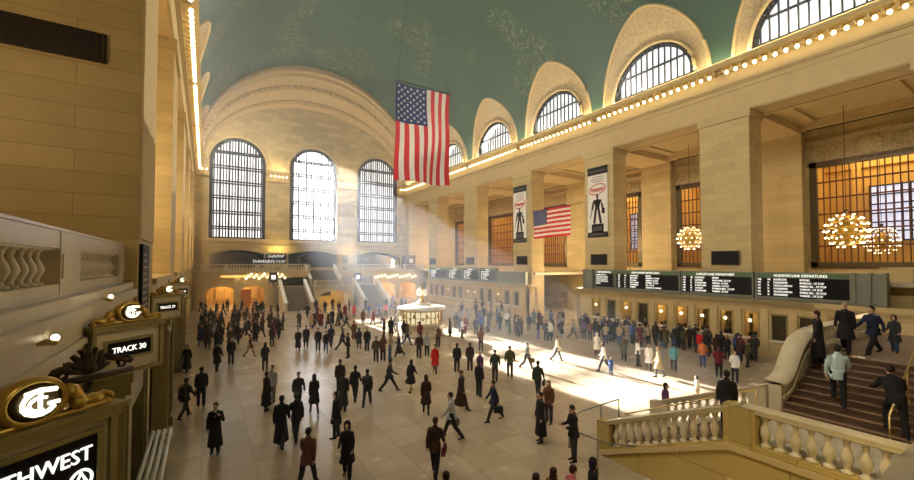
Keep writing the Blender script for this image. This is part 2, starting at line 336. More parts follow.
# --- vault with five lunettes a side
def wz(z):
    t_ = (z-ZS)/7.4
    return 5.15*(max(0, 1-t_**2.1))**.62 if t_ < 1 else 0.0
def vx(z, side): return XC + side*math.sqrt(max(0, RV*RV-(z-ZS)**2))
NL = 18
angs = [math.asin(min(1, 7.4*(1-(1-k/NL)**1.6)/RV)) for k in range(NL+1)]
a1 = angs[-1]; nu = 16
angs += [a1 + (PI/2-a1)*(k+1)/nu for k in range(nu)]
for side, nm in ((1, 'ceiling_south'), (-1, 'ceiling_north')):
    v = MB()
    edges = [Y0-6] + BAY + [Y1+3.0]
    for i in range(len(edges)-1):
        a_, b2 = edges[i], edges[i+1]; rows = []
        for an in angs:
            z = ZS + RV*math.sin(an); w_ = wz(z); x = XC + side*RV*math.cos(an)
            ya = a_ + (w_ if i > 0 else 0); yb = b2 - (w_ if i < len(edges)-2 else 0)
            rows.append([(x, ya+(yb-ya)*k/6, z) for k in range(7)])
        v.rings(rows, close=False)
    o = v.build(nm, M['vault'], smooth=True); struct(o)
    # lunette surrounds + windows
    for j, c in enumerate(BAY):
        ns = 36; ou = []; inn = []; 
        for k in range(ns+1):
            s_ = k/ns; a = PI*s_
            q = 1-abs(2*s_-1); z = ZS + 7.4*(1-(1-q)**1.6); 
            w_ = wz(z); ou.append((vx(z, side), c + (-w_ if s_ < .5 else w_), z))
            inn.append((XC+side*(RV-.02), c - 4.0*math.cos(a), 23.05 + 4.0*math.sin(a)))
        inn2 = [(XC+side*(RV+.35), y, z) for _, y, z in inn]
        md = [tuple((p*.5+q_*.5) for p, q_ in zip(A, B)) for A, B in zip(ou, inn)]
        md = [(x+side*.25, y, z) for x, y, z in md]
        struct(MB().rings([ou, md, inn, inn2], close=False).build('trim_lunette', M['stone_carved'], smooth=True))
        rim = MB(); rim.tube([(x-side*.05, y, z) for x, y, z in ou], .13, 6); rim.tube([(x-side*.06, y, z) for x, y, z in inn], .16, 6)
        struct(rim.build('trim_lunette_rim', M['stone_plain'], smooth=True))
        wn += 1; X = XC+side*(RV+.3)
        pane = shape2d('window_%d' % wn, arch(c, 8.0, 22.6, 23.05, 24), [], .06, M['pane'], side_at(X+side*.15)); struct(pane)
        fr = MB(); ri = []
        for rr_ in (3.98, 3.55):
            ri.append([(X, c-rr_*math.cos(PI*k/24), 23.05+rr_*math.sin(PI*k/24)) for k in range(25)])
        fr.rings([ri[0], [(X-side*.15, y, z) for _, y, z in ri[0]], [(X-side*.15, y, z) for _, y, z in ri[1]], ri[1]], close=False)
        for k in range(25):   # lacework on the frame
            a = PI*(k+.5)/25.5; fr.ball((X-side*.18, c-3.77*math.cos(a), 23.05+3.77*math.sin(a)), .13, 6, 4)
        for k in range(1, 14):
            y = c-4+8*k/14; h = math.sqrt(max(0, 3.6**2-(y-c)**2)); fr.box(X-.06, y-.05, 22.6, X+.06, y+.05, 23.05+h)
        fr.box(X-.08, c-4, 22.85, X+.08, c+4, 23.15); fr.box(X-.08, c-3.1, 24.85, X+.08, c+3.1, 25.0)
        fr.build('window_frame', M['iron'], pane)
# --- far (east) wall: tympanum, three great windows, balcony-level openings
def big_windows(y, nm, into, paneset):
    holes = [arch(cx, 8.3, 10.8, 23.5, 28) for cx in (4.5, XC, 28.9)]
    low = []
    if nm == 'wall_far':
        for a, b_ in ((.6, 8.6), (12.4, 21.0), (24.8, 32.8)): low.append([(a, 6.0), (a, 8.3)] + [(a+(b_-a)*k/8, 8.3+.65*math.sin(PI*k/8)) for k in range(1, 8)] + [(b_, 8.3), (b_, 6.0)])
    outer = [(XL-2, 0), (XL-2, 21.5)] + [(XC-(RV+.5)*math.cos(PI*k/48), 22.2+(RV+.7)*math.sin(PI*k/48)) for k in range(49)] + [(XR+2, 21.5), (XR+2, 0)]
    struct(shape2d(nm, outer, holes+low, .7, M['stone'], front_at(y)))
    global wn
    for i, (cx, pm) in enumerate(zip((4.5, XC, 28.9), paneset)):
        wn += 1
        pane = struct(shape2d('window_%d' % wn, arch(cx, 8.3, 10.8, 23.5, 28), [], .05, pm, front_at(y+into*.28)))
        f = MB(); yb = y
        ri = [[(cx-r_*math.cos(PI*k/28), yb, 23.5+r_*math.sin(PI*k/28)) for k in range(29)] for r_ in (4.14, 3.6)]
        for rg in ri: rg.insert(0, (rg[0][0], yb, 10.8)); rg.append((rg[-1][0], yb, 10.8))
        f.rings([ri[0], [(x, yb-into*.2, z) for x, _, z in ri[0]], [(x, yb-into*.2, z) for x, _, z in ri[1]], ri[1]], close=False)
        for k in range(1, 18):
            x = cx-3.9+7.8*k/18; h = 23.5+math.sqrt(max(0, 3.9**2-(x-cx)**2)); f.box(x-(.1 if k % 3 else .15), yb-.08, 10.8, x+(.1 if k % 3 else .15), yb+.08, h)
        for z in (10.95, 12.4, 12.75, 14.9, 15.3, 17.4, 17.8, 19.9, 20.3, 22.4, 22.8, 24.9, 25.2):
            h = 4.0 if z < 23.5 else math.sqrt(16-(z-23.5)**2); f.box(cx-h, yb-.1, z-.12, cx+h, yb+.1, z+.12)
        f.build('window_frame', M['iron'], pane)
        s = MB().box(cx-4.4, y-into*.4, 10.3, cx+4.4, y-into*.9, 10.8); s.build('window_sill', M['stone_plain'], pane)
        a_ = MB().tube([(cx-4.45*math.cos(PI*k/24), y-into*.38, 23.5+4.45*math.sin(PI*k/24)) for k in range(25)], .14, 6)
        a_.box(cx-.35, y-into*.6, 27.9, cx+.35, y-into*.3, 29.0); a_.build('window_keystone', M['stone_plain'], pane)
big_windows(Y1+.35, 'wall_far', 1, (M['pane_far'], M['sun_pane'], M['pane_far']))
big_windows(Y0-.35, 'wall_near', -1, (M['pane'],)*3)
# stepped arch bands that frame the tympanum
t = MB()
prof = [(18.7, 18.7, 71.4), (18.25, 18.2, 71.4), (18.2, 17.9, 71.2), (18.15, 17.4, 71.2), (18.1, 17.2, 71.6), (18.05, 16.6, 71.6), (18.0, 16.4, 71.9), (17.95, 15.4, 72.6), (17.9, 15.2, 72.4), (17.9, 14.6, 72.6), (17.85, 14.4, 73.0), (17.7, 13.3, 74.2), (17.65, 13.1, 74.0), (17.6, 12.5, 74.4), (17.5, 12.35, 75.0), (17.4, 12.3, 75.6)]
t.rings([[(XC-rx*math.cos(PI*k/64), y_, 22.4+rz*math.sin(PI*k/64)) for k in range(65)] for rx, rz, y_ in prof], close=False)
struct(t.build('trim_arch', M['soffit'], smooth=False))
t = MB()
for k in range(1, 56):
    a = PI*k/56; t.ball((XC-17.9*math.cos(a), 72.45, 22.4+14.9*math.sin(a)), .24 if k % 3 else .38, 8, 5, (1, .5, .8))
for k in range(1, 80):
    a = PI*k/80; t.ball((XC-17.62*math.cos(a), 74.1, 22.4+12.8*math.sin(a)), .17, 6, 4); t.ball((XC-18.16*math.cos(a), 71.15, 22.4+17.6*math.sin(a)), .14, 6, 4)
struct(t.build('trim_arch_rosettes', M['stone_carved'], smooth=True))
# cornice on the far wall, broken by the windows
t = MB()
for a, b_ in ((XL, .3), (8.75, 12.45), (20.9, 24.65), (33.1, XR)):
    t.box(a, Y1-.35, 20.8, b_, Y1+.1, 21.3); t.box(a, Y1-.7, 22.0, b_, Y1+.1, 22.3); t.box(a, Y1-.3, 21.3, b_, Y1+.1, 22.0)
struct(t.build('trim_far', M['stone_plain']))
t = MB().box(XL, Y1-.2, 9.5, XR, Y1+.1, 9.8)
struct(t.build('trim_3', M['stone_plain']))
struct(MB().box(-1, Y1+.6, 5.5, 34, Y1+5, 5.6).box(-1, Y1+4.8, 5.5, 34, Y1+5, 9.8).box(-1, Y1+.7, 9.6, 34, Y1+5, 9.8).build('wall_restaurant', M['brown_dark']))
struct(MB().box(-11, Y0-.2, 0, XL, Y0, 19).box(XR, Y0-.2, 0, 52, Y0, 19).box(-11, Y1, 0, XL-1, Y1+.3, 19).box(XR+1, Y1, 0, 52, Y1+.3, 19).build('wall_end_strips', M['stone']))
struct(MB().box(XL-1, Y0-6, 41.5, XR+1, Y1+8, 41.8).box(XL-1.2, Y0, 22.4, XL-.7, Y1, 22.8).box(51.2, Y0, 0, 51.5, Y1, 19).box(46.6, Y0, 18.0, 52, Y1, 19.2).build('roof', M['iron']))
# ------------------------------------------------------------------ balustrades
BAL = [(.10, 0), (.10, .05), (.055, .07), (.05, .12), (.085, .22), (.105, .30), (.09, .38), (.05, .50), (.04, .56), (.06, .60), (.05, .63), (.085, .66), (.085, .70)]
def baluster_mesh(h, seg, mat, r=1.0):
    m_ = MB().lathe([(a*r, z/.70*h) for a, z in BAL], (0, 0, 0), seg)
    return m_.mesh('baluster', mat, True)
def balustrade(p0, p1, h, step, label, mat, group=None, seg=10, base=.14, top_=.13, wid=.34, posts=(0, 1), postw=.42, kneewall=0, over=.03, r=1.0):
    """p0, p1: floor points under the rail (z may differ: raked stair rail)"""
    p0 = Vector(p0); p1 = Vector(p1); d = p1-p0; L = Vector((d.x, d.y, 0)).length; t = Vector((d.x/L, d.y/L, 0)); n = Vector((-t.y, t.x, 0)); sl = d.z/L
    root = empty('balustrade', p0); tag(root, label, 'balustrade', group)
    def slab(z0, z1, hw, a=0.0, b_=1.0):
        q = []
        for s in (a, b_):
            c = d*s; q.append([(c + n*hw + Vector((0, 0, z0))), (c - n*hw + Vector((0, 0, z0))), (c - n*hw + Vector((0, 0, z1))), (c + n*hw + Vector((0, 0, z1)))])
        return q
    mb = MB().rings(slab(h-top_, h-.03, wid/2)); mb.rings(slab(h-.04, h, wid/2+over)); mb.rings(slab(h-top_-.03, h-top_, wid/2-.05)); mb.build('rail', M['stone_rail'], root)
    mb = MB().rings(slab(-kneewall, base, wid/2)); mb.rings(slab(0, .05, wid/2+.02)); mb.build('base', mat, root)
    bh = h-top_-base-.02; me = baluster_mesh(bh, seg, M['stone_rail'], r)
    k = int(L/step); pk = set()
    for s in posts:
        for i in range(k+1):
            if abs((i+.5)/k - s)*L < postw*.62: pk.add(i)
    for i in range(k):
        if i in pk: continue
        o = bpy.data.objects.new('baluster', me); C.objects.link(o); o.parent = root; o.location = d*((i+.5)/k) + Vector((0, 0, base))
    for s in posts:
        c = d*s; q = Matrix.Translation(c) @ Matrix.Rotation(math.atan2(t.y, t.x), 4, 'Z')
        mb = MB().box(-postw/2, -wid/2-.01, 0, postw/2, wid/2+.01, h-.02 , q); mb.box(-postw/2+.07, -wid/2-.03, base+.08, postw/2-.07, wid/2+.03, h-top_-.08, q); mb.build('post', mat, root)
    return root
# north balcony above the track gates
balustrade((-2.0, -.5, 6.1), (-2.0, 13.5, 6.1), 1.03, .29, 'pale marble balustrade of the north balcony beside the camera, above the gate signs', M['stone_pale'], seg=14, posts=(0, .33, .66, 1), postw=1.1, top_=.30, base=.2)
# own balcony rail, seen at the bottom corner
r_ = MB().box(-1.4, -.14, 5.98, 30, .28, 6.1).box(-1.4, -.06, 5.0, 30, .2, 5.98)
o = r_.build('balcony_parapet', M['stone_rail']); tag(o, 'smooth grey stone parapet top cutting across the lower corner of the view', 'parapet')
struct(MB().box(-1.5, Y0, 4.7, 34.8, .1, 5.0).build('floor_west_balcony', M['stone_pale']))
# dark panels on the first north pier
o = MB().box(-7, 13.60, 11.85, -2.27, 13.69, 12.6).box(-2.45, 13.58, 11.9, -2.33, 13.6, 12.55).build('dark_vent_panel', M['brown_dark'])
tag(o, 'long dark horizontal panel high on the near north pier', 'panel')
f = MB().box(-2.47, 13.56, 11.88, -2.44, 13.6, 12.57).box(-2.34, 13.56, 11.88, -2.31, 13.6, 12.57).box(-2.47, 13.56, 12.54, -2.31, 13.6, 12.57).box(-2.47, 13.56, 11.88, -2.31, 13.6, 11.91)
f.build('outline_frame', M['bronze'], o)
o = MB().box(XL+.01, 13.95, 5.2, XL+.09, 15.5, 7.15).build('notice_board', M['black']); tag(o, 'tall black notice board on the north pier above the gate row', 'notice board')
nb = MB()
for k in range(9): nb.box(XL+.085, 14.1, 5.4+.18*k, XL+.095, 15.2-.2*(k % 3), 5.45+.18*k)
nb.build('notice_lines', M['olive'], o)
# ------------------------------------------------------------------ gate signs, turned 45 degrees towards the hall
def gate_sign(y, line1, line2, label, big=1.0, zc=5.15):
    root = empty('gate_sign', (-1.5, y, zc)); tag(root, label, 'sign')
    root.rotation_euler = (0, 0, R(90-46.6))          # local x runs along the sign face, local -y looks at the camera
    W, H = 1.12, .66
    b_ = MB().box(0, 0, -.36, W, .34, .33); b_.build('case', M['cream'], root)
    fr = MB()
    for (x0, x1, z0, z1, y_) in ((-.04, W+.04, .33, .40, -.07), (-.02, W+.02, -.42, -.36, -.05), (-.03, .03, -.38, .36, -.04), (W-.03, W+.03, -.38, .36, -.04)): fr.box(x0, y_, z0, x1, .36, z1)
    fr.box(-.07, -.1, .40, W+.07, .38, .44)
    wx0, wx1, wz0, wz1 = (.2, W-.2, -.13, .13) if not line2 else (.03, W-.12, -.26, .22)
    e = .045
    fr.box(wx0-e, -.03, wz0-e, wx1+e, 0, wz0); fr.box(wx0-e, -.03, wz1, wx1+e, 0, wz1+e); fr.box(wx0-e, -.03, wz0, wx0, 0, wz1); fr.box(wx1, -.03, wz0, wx1+e, 0, wz1)
    fr.build('bronze_frame', M['olive'], root)
    pn = MB().box(wx0, -.012, wz0, wx1, 0, wz1).build('black_panel', M['black'], root)
    if not line2:
        text(line1, .135, M['text'], FRONT @ Matrix.Translation((W/2, -.05, .02)), parent=pn, align='CENTER', sx=.92)
    else:
        text(line1, .165, M['text'], FRONT @ Matrix.Translation((wx1-.04, .02, .02)), parent=pn, align='RIGHT', sx=.9)
        text(line2, .165, M['text'], FRONT @ Matrix.Translation((wx1-.24, -.19, .02)), parent=pn, align='RIGHT', sx=.9)
        lg = MB().tube([(wx1-.12+.08*math.cos(a*PI/10), -.02, -.13+.08*math.sin(a*PI/10)) for a in range(21)], .012, 5)
        lg.tube([(wx1-.165, -.02, -.17), (wx1-.12, -.02, -.07), (wx1-.075, -.02, -.17)], .014, 5); lg.tube([(wx1-.16, -.02, -.135), (wx1-.08, -.02, -.16)], .012, 5)
        lg.build('line_emblem', M['text'], pn)
    # crest: medallion with monogram between scrolls
    cr = MB()
    cr.rings([[(W/2+r_*math.cos(a*PI/14), yy, .62+.85*r_*math.sin(a*PI/14)) for a in range(28)] for r_, yy in ((.20, .12), (.22, .0), (.195, -.06), (.165, -.03))])
    for s in (-1, 1):
        cr.tube([(W/2+s*(.24+.30*k/8), .05, .62-.20*(k/8)**.7+.035*math.sin(k*1.5)) for k in range(9)], [.07-.004*k for k in range(9)], 8)
        cr.tube([(W/2+s*(.50+.07*math.cos(a)), .02, .47+.07*math.sin(a)) for a in [k*.7 for k in range(9)]], .025, 6)
        cr.ball((W/2+s*.42, .02, .50), .075, 8, 5, (1.3, .6, .8)); cr.ball((W/2+s*.30, .0, .52), .06, 8, 5); cr.ball((W/2+s*.53, .03, .45), .045, 8, 5)
    cr.box(W/2-.5, -.02, .43, W/2+.5, .2, .48)
    cr = cr.build('crest', M['gilt'], root, True)
    md = MB().rings([[(W/2+r_*math.cos(a*PI/12), yy, .62+.85*r_*math.sin(a*PI/12)) for a in range(24)] for r_, yy in ((.165, -.035), (.12, -.05), (.02, -.055))]); md.build('medallion', M['bronze'], cr, True)
    mo = MB()
    mo.tube([(W/2+.105*math.cos(a), -.075, .62+.09*math.sin(a)) for a in [R(115+27*k) for k in range(9)]], .017, 6)
    mo.tube([(W/2+.065*math.cos(a), -.075, .61+.05*math.sin(a)) for a in [R(50+30*k) for k in range(9)]], .014, 6)
    mo.tube([(W/2-.09, -.08, .70), (W/2, -.08, .715), (W/2+.10, -.08, .70)], .02, 6); mo.tube([(W/2, -.08, .71), (W/2, -.08, .56)], .016, 6); mo.tube([(W/2+.05, -.08, .60), (W/2+.12, -.08, .60)], .016, 6)
    mo.build('monogram', M['neon'], cr, True)
    return root
gate_sign(3.94, 'NORTHWEST', 'PASSAGE', 'large gate sign with glowing monogram reading Northwest Passage', zc=4.93)
gate_sign(8.55, 'TRACK 30', None, 'cream gate sign reading TRACK 30, second from the balcony parapet, lit monogram crest')
gate_sign(16.9, 'TRACK 29', None, 'gate sign reading TRACK 29, third along the gate wall', zc=5.1)
gate_sign(26.2, 'TRACK 28', None, 'tiny gate sign reading TRACK 28, farthest along the gate wall', zc=5.1)
light('POINT', 'sign_lamp', (-.4, 3.2, 6.3), 5, (1, .85, .5), .08); light('POINT', 'sign_lamp', (-.6, 8.2, 6.25), 5, (1, .85, .5), .08)
# dark carved cresting behind the near sign
o = MB(); o.box(-.6, -.1, -.1, .75, .1, 0)
for k in range(9):
    a_ = PI*k/8; o.tube([(0, -.02, .04), (.2*math.cos(a_), -.06, .12+.2*math.sin(a_)), (.34*math.cos(a_), -.02, .14+.36*math.sin(a_))], [.03, .06, .045], 6)
o.ball((0, -.06, .14), .12, 10, 7)
for s_, L_ in ((1, .75), (-1, .58)):
    sp_ = [(s_*(L_-.17+(.15-.014*j)*math.cos(.75*j)), -.05, .1+(.15-.014*j)*math.sin(.75*j)) for j in range(10)]
    o.tube(sp_, [.05-.003*j for j in range(10)], 6); o.tube([(s_*.3, -.02, .28), (s_*(L_-.25), -.03, .2), (s_*(L_-.02), -.05, .1)], [.07, .06, .05], 6)
o = o.build('carved_cresting', plain('dark_carved_bronze', (.05, .03, .02), .4), smooth=True, loc=(-1.1, 6.0, 5.36), rotz=R(43)); o.scale = (.62,)*3; tag(o, 'dark carved scroll cresting just behind the large gate sign', 'ornament')
# little wall lamps above the gates
for y, z, lb in ((9.6, 5.95, 'small glowing wall lamp behind the TRACK 30 sign crest'), (18.8, 6.0, 'small glowing wall lamp above the TRACK 29 sign'), (6.4, 5.7, 'small glowing wall lamp between the two nearest gate signs')):
    root = empty('wall_lamp', (-1.6, y, z)); tag(root, lb, 'lamp')
    MB().box(0, -.03, -.03, .14, .03, .03).ball((.14, 0, 0), .045, 8, 5).build('bracket', M['brass'], root); MB().ball((.15, 0, .05), .042, 10, 7).build('globe', M['lamp'], root, True)
# bronze gate surrounds under the signs
for i, y in enumerate((10.3, 19.3, 31.4)):
    root = empty('gate_surround', (-1.42, y, 0)); tag(root, ('largest olive bronze gate surround, just past the second sign', 'middle olive bronze gate surround, below the third sign', 'farthest olive bronze gate surround along the gate wall')[i], 'gate')
    for yy in (-1.3, 1.3):
        g = MB().box(-.1, yy-.28, 0, .32, yy+.28, 4.55).box(.32, yy-.17, .5, .36, yy+.17, 4.2).box(-.1, yy-.34, 0, .4, yy+.34, .35).box(-.1, yy-.34, 4.4, .4, yy+.34, 4.6); g.build('jamb', M['olive'], root)
    MB().box(-.1, -1.6, 4.6, .42, 1.6, 4.75).box(-.1, -1.2, 3.9, .3, 1.2, 4.6).build('lintel', M['olive'], root)
    d = MB().box(-.12, -1.05, 0, -.08, 1.05, 3.9)
    for k in range(9): d.box(-.06, -1.0+.25*k-.02, .1, -.02, -1.0+.25*k+.02, 3.85)
    d.build('gate_leaf', M['bronze'], root)
# steel rails of the ramp next to the first gate
root = empty('steel_railing', (-.9, 5.2, 0)); tag(root, 'bright steel pipe railing sloping down beside the gate wall', 'railing')
root.location = (-.96, 7.4, -.2)
for k in range(4): MB().tube([(.11*k, 0, 2.9), (.11*k, 4.3, 2.9), (.11*k, 4.45, 2.7)], .042, 8).build('bar', M['white'], root, True)
for yy in (.3, 4.1): MB().tube([(0, yy, 2.85), (.36, yy, 2.85)], .03, 8).tube([(.18, yy, 0), (.18, yy, 2.85)], .035, 8).build('post', M['steel'], root, True)
# ------------------------------------------------------------------ cornice bulbs
bm_ = MB().ball((0, 0, 0), .135, 8, 6, (1, 1, 1.1)).mesh('glass', M['bulb'], True); sm_ = MB().lathe([(.05, .12), (.11, .14), (.11, .24), (.04, .26)], (0, 0, 0), 8).mesh('socket', M['gilt'])
def bulb(x, y, z, label, group, far=False):
    b_ = bpy.data.objects.new('light_bulb', bm_); C.objects.link(b_); b_.location = (x, y, z); tag(b_, label, 'light bulb', group)
    if not far: s_ = bpy.data.objects.new('socket', sm_); C.objects.link(s_); s_.parent = b_
n = int((Y1-Y0)/.63)
for k in range(n):
    y = Y0+.715+k*.63
    if y > Y1-1 or any(abs(y-c) < .45 for c in PIER): continue
    if y > 4: bulb(XR-.62, y, 21.6, 'warm round bulb in the long row under the south cornice', 'south cornice bulbs', y > 40)
    if y > 16: bulb(XL+.62, y, 21.6, 'warm round bulb in the long row under the north cornice', 'north cornice bulbs', y > 50)
for a, b_ in ((XL+.6, .3), (9.1, 12.3), (21.2, 24.5), (33.2, XR-.3)):
    k = 0
    while a+.3+k*.62 < b_: bulb(a+.3+k*.62, Y1-.85, 21.7, 'warm round bulb on the cornice between the far windows', 'far wall bulbs', True); k += 1
# ------------------------------------------------------------------ chandeliers
def chandelier(x, y, z, r, top, label, group='gallery chandeliers'):
    root = empty('chandelier', (x, y, z)); tag(root, label, 'chandelier', group)
    MB().tube([(0, 0, r), (0, 0, top-z)], .025, 6).ball((0, 0, r+.2), .14, 8, 6).build('cable', M['bronze'], root)
    cg = MB()
    for a in range(10):
        t_ = 2*PI*a/10; cg.tube([(.93*r*math.sin(p)*math.cos(t_), .93*r*math.sin(p)*math.sin(t_), -.93*r*math.cos(p)) for p in [PI*k/8 for k in range(1, 8)]], .03, 5)
    for p in range(1, 7):
        q = PI*p/7; cg.tube([(.93*r*math.sin(q)*math.cos(t_), .93*r*math.sin(q)*math.sin(t_), -.93*r*math.cos(q)) for t_ in [2*PI*k/16 for k in range(17)]], .035, 5)
    cg.build('cage', M['gilt'], root); 
    MB().ball((0, 0, 0), r*.5, 14, 10, (1, 1, 1.2)).build('core', M['gilt'], root, True)
    for p in range(1, 8):
        q = PI*p/8; nb_ = max(5, int(15*math.sin(q)))
        for k in range(nb_):
            t_ = 2*PI*(k+.5*(p % 2))/nb_; o = bpy.data.objects.new('bulb', cb_); C.objects.link(o); o.parent = root; o.location = (r*math.sin(q)*math.cos(t_), r*math.sin(q)*math.sin(t_), -r*math.cos(q)); o.scale = (r/1.3,)*3
    return root
M['cbulb'] = emit('chandelier_bulb_glow', (1, .84, .52), 2.6)
cb_ = MB().ball((0, 0, 0), .075, 8, 6).mesh('bulb', M['cbulb'], True)
chandelier(41, 9.85, 9.1, 1.3, 18.7, 'large globe chandelier of bulbs before the big amber window')
chandelier(41, 21.4, 9.15, 1.15, 18.7, 'globe chandelier of bulbs hanging beside the widest lit pillar')
chandelier(49.2, 9.6, 8.6, 1.15, 16.8, 'chandelier seen through the amber window bars inside the office')
# ------------------------------------------------------------------ plaques on the piers
for c, lb in zip(PIER[1:], ('dark square loudspeaker plaque low on the widest pillar', 'dark plaque on the pillar with the larger banner', 'dark plaque on the pillar with the smaller banner', 'dark plaque on the fourth pillar, past the smaller banner', 'dark plaque on the farthest free pillar')):
    o = MB().box(XR-.12, c-1.0, 6.55, XR, c+.95, 7.6).build('loudspeaker_panel', M['black']); tag(o, lb, 'panel')
    f = MB().box(XR-.15, c-1.04, 6.5, XR-.1, c+.99, 6.57).box(XR-.15, c-1.04, 7.58, XR-.1, c+.99, 7.64).box(XR-.15, c-1.04, 6.5, XR-.1, c-.98, 7.64).box(XR-.15, c+.93, 6.5, XR-.1, c+.99, 7.64); f.build('frame', M['bronze'], o)
# ------------------------------------------------------------------ banners
def banner(yc, label):
    root = empty('banner', (XR-.1, yc, 9.45)); tag(root, label, 'banner', None)
    w_, h_ = 2.5, 7.3; bn = MB().box(-.02, -w_/2, 0, .02, w_/2, h_)
    bn.build('cloth', plain('banner_white', (.88, .86, .80)), root)
    MB().box(-.03, -w_/2, h_-.75, 0, w_/2, h_).build('heading_band', M['black'], root); MB().box(-.03, -w_/2, 0, 0, w_/2, .5).box(-.03, -.75, .45, 0, .75, 1.35).build('base_band', M['black'], root)
    MB().tube([(0, -w_/2-.08, h_+.03), (0, w_/2+.08, h_+.03)], .05, 6).build('rod', M['iron'], root); MB().tube([(0, -w_/2-.08, 0), (0, w_/2+.08, 0)], .05, 6).build('rod', M['iron'], root)
    T = Matrix(((0, 0, -1, -.04), (-1, 0, 0, 0), (0, 1, 0, 0), (0, 0, 0, 1)))
    red = plain('banner_red', (.62, .03, .03))
    rg = MB().tube([(-.04, 1.02*math.cos(a), 5.0+.52*math.sin(a)+.12*math.cos(a)*-1) for a in [2*PI*k/28 for k in range(29)]], .045, 5)
    rg.tube([(-.045, -.8+1.6*k/24, 4.98+.14*math.sin(k*1.35)-.0*k) for k in range(25)], .05, 5).tube([(-.045, -.6+1.2*k/16, 4.8+.06*math.sin(k*1.9)) for k in range(17)], .03, 5)
    rg.build('red_oval_script', red, root)
    ln = MB()
    for k, (a, z) in enumerate(((.62, 6.25), (.85, 5.98), (.6, 5.75))):
        y = a
        while y > -a: ln.box(-.028, y, z, -.02, y-.12, z+.1); y -= .17
    for z, a in ((h_-.42, 1.0), (.2, .95), (.9, .5), (.68, .55)):
        y = a
        while y > -a: ln.box(-.036, y, z, -.03, y-.1, z+.11) ; y -= .16
    ln.build('small_print', plain('banner_grey', (.30, .27, .24)), root)
    fg = MB()
    def limb(*p, r=.1): fg.tube([(-.045, y, z) for y, z in p], [r*1.0 for _ in p], 6)
    fg.ball((-.045, 0, 4.28), .17, 8, 6, (.3, .85, 1.15)); limb((0, 4.1), (0, 3.9), r=.09)
    fg.prism([(-.42, 3.9), (.42, 3.9), (.30, 3.3), (.2, 2.95), (-.2, 2.95), (-.30, 3.3)], -.055, -.03, lambda a, y, b_: (y, a, b_))
    limb((.38, 3.85), (.56, 3.35), (.66, 2.85), r=.09); limb((-.38, 3.85), (-.58, 3.35), (-.66, 2.9), r=.09)
    limb((.14, 3.0), (.27, 2.3), (.40, 1.4), r=.12); limb((-.14, 3.0), (-.27, 2.3), (-.42, 1.4), r=.12)
    limb((.66, 2.85), (.95, 2.0), r=.03); fg.box(-.055, -.9, 2.4, -.035, -.55, 2.95)
    fg.build('figure_print', M['black'], root)
    return root
banner(27.55, 'larger white banner with red oval script and dark figure on the second pillar')
banner(39.8, 'smaller white banner with red oval script and dark figure on the third pillar')
# ------------------------------------------------------------------ flags
RED = plain('flag_red', (.60, .022, .03), .7); WHT = plain('flag_white', (.80, .78, .74), .7); BLU = plain('flag_blue', (.018, .03, .16), .7)
for mm in (RED, WHT):   # thin cloth lets daylight through
    nt = mm.node_tree; b_ = nt.nodes['Principled BSDF']; tl = N(nt, 'ShaderNodeBsdfTranslucent'); ms = N(nt, 'ShaderNodeMixShader'); ms.inputs[0].default_value = .4
    tl.inputs[0].default_value = (.7, .03, .04, 1) if mm == RED else (.85, .83, .8, 1)
    nt.links.new(b_.outputs[0], ms.inputs[1]); nt.links.new(tl.outputs[0], ms.inputs[2]); nt.links.new(ms.outputs[0], nt.nodes['Material Output'].inputs['Surface'])
def flag(name, P, label, group=None, fly=19, hoist=13, loc=(0, 0, 0)):
    """P(u,v): u along the fly 0..1 from the hoist, v down the hoist 0..1 -> local point"""
    root = empty(name, loc); tag(root, label, 'flag', group)
    nu, nv = 40, 26; cl = MB(); rows = [[Vector(P(i/nu, j/nv)) for i in range(nu+1)] for j in range(nv+1)]
    for j in range(nv):
        for i in range(nu):
            if i < 16 and j < 14: cl.cur = 2
            else: cl.cur = 0 if (j//2) % 2 == 0 else 1
            cl.add([rows[j][i], rows[j][i+1], rows[j+1][i+1], rows[j+1][i]], [(0, 1, 2, 3)])
    cl = cl.build('cloth', [RED, WHT, BLU], root, True)
    st = MB(); e = 1e-3
    for r_ in range(9):
        for c_ in range(6 if r_ % 2 == 0 else 5):
            u = .4*(c_*2+(1 if r_ % 2 == 0 else 2))/12; v = 7/13*(r_+1)/10
            o = Vector(P(u, v)); du = (Vector(P(u+e, v))-o).normalized(); dv = (Vector(P(u, v+e))-o).normalized(); nn = du.cross(dv)
            sz = .0308*Vector(Vector(P(0, 1))-Vector(P(0, 0))).length
            for sg in (1, -1):
                vs = [o + nn*sg*.03] + [o + nn*sg*.03 + (du*math.sin(a*PI/5) - dv*math.cos(a*PI/5))*(sz if a % 2 == 0 else sz*.42) for a in range(10)]
                st.add(vs, [(0, a+1, (a+1) % 10 + 1) for a in range(10)])
    st.build('stars', WHT, cl)
    return root
def PA(u, v):    # hung by its hoist-side edge: fly runs straight down, canton at the top on the far-left
    x = v*5.75; z = -u*9.0; return (x, .35*math.sin(x*1.3+u*2)*(.3+u) + .12*math.sin(u*9), z - .25*math.sin(x/5.75*PI)*.6)
fa = flag('hanging_flag', PA, 'huge national flag hanging vertically from the vault above the booth', loc=(14.55, 33.5, 23.35))
MB().tube([(-.1, 0, .06), (5.85, 0, .06)], .05, 6).build('pole', M['iron'], fa)
MB().tube([(.1, 0, .05), (2.1, 0, 17.1)], .015, 4).tube([(5.6, 0, .05), (2.1, 0, 17.1)], .015, 4).build('cord', M['iron'], fa)
def PB(u, v): return (.12*math.sin(u*7+v*2), -u*6.0, -v*3.45 + .12*u)
fb = flag('wall_flag', PB, 'smaller national flag hung flat between the two banner pillars', loc=(XR-.05, 37.35, 13.2))
MB().tube([(0, 0.2, .06), (0, -8, .12)], .03, 5).build('cord', M['iron'], fb)
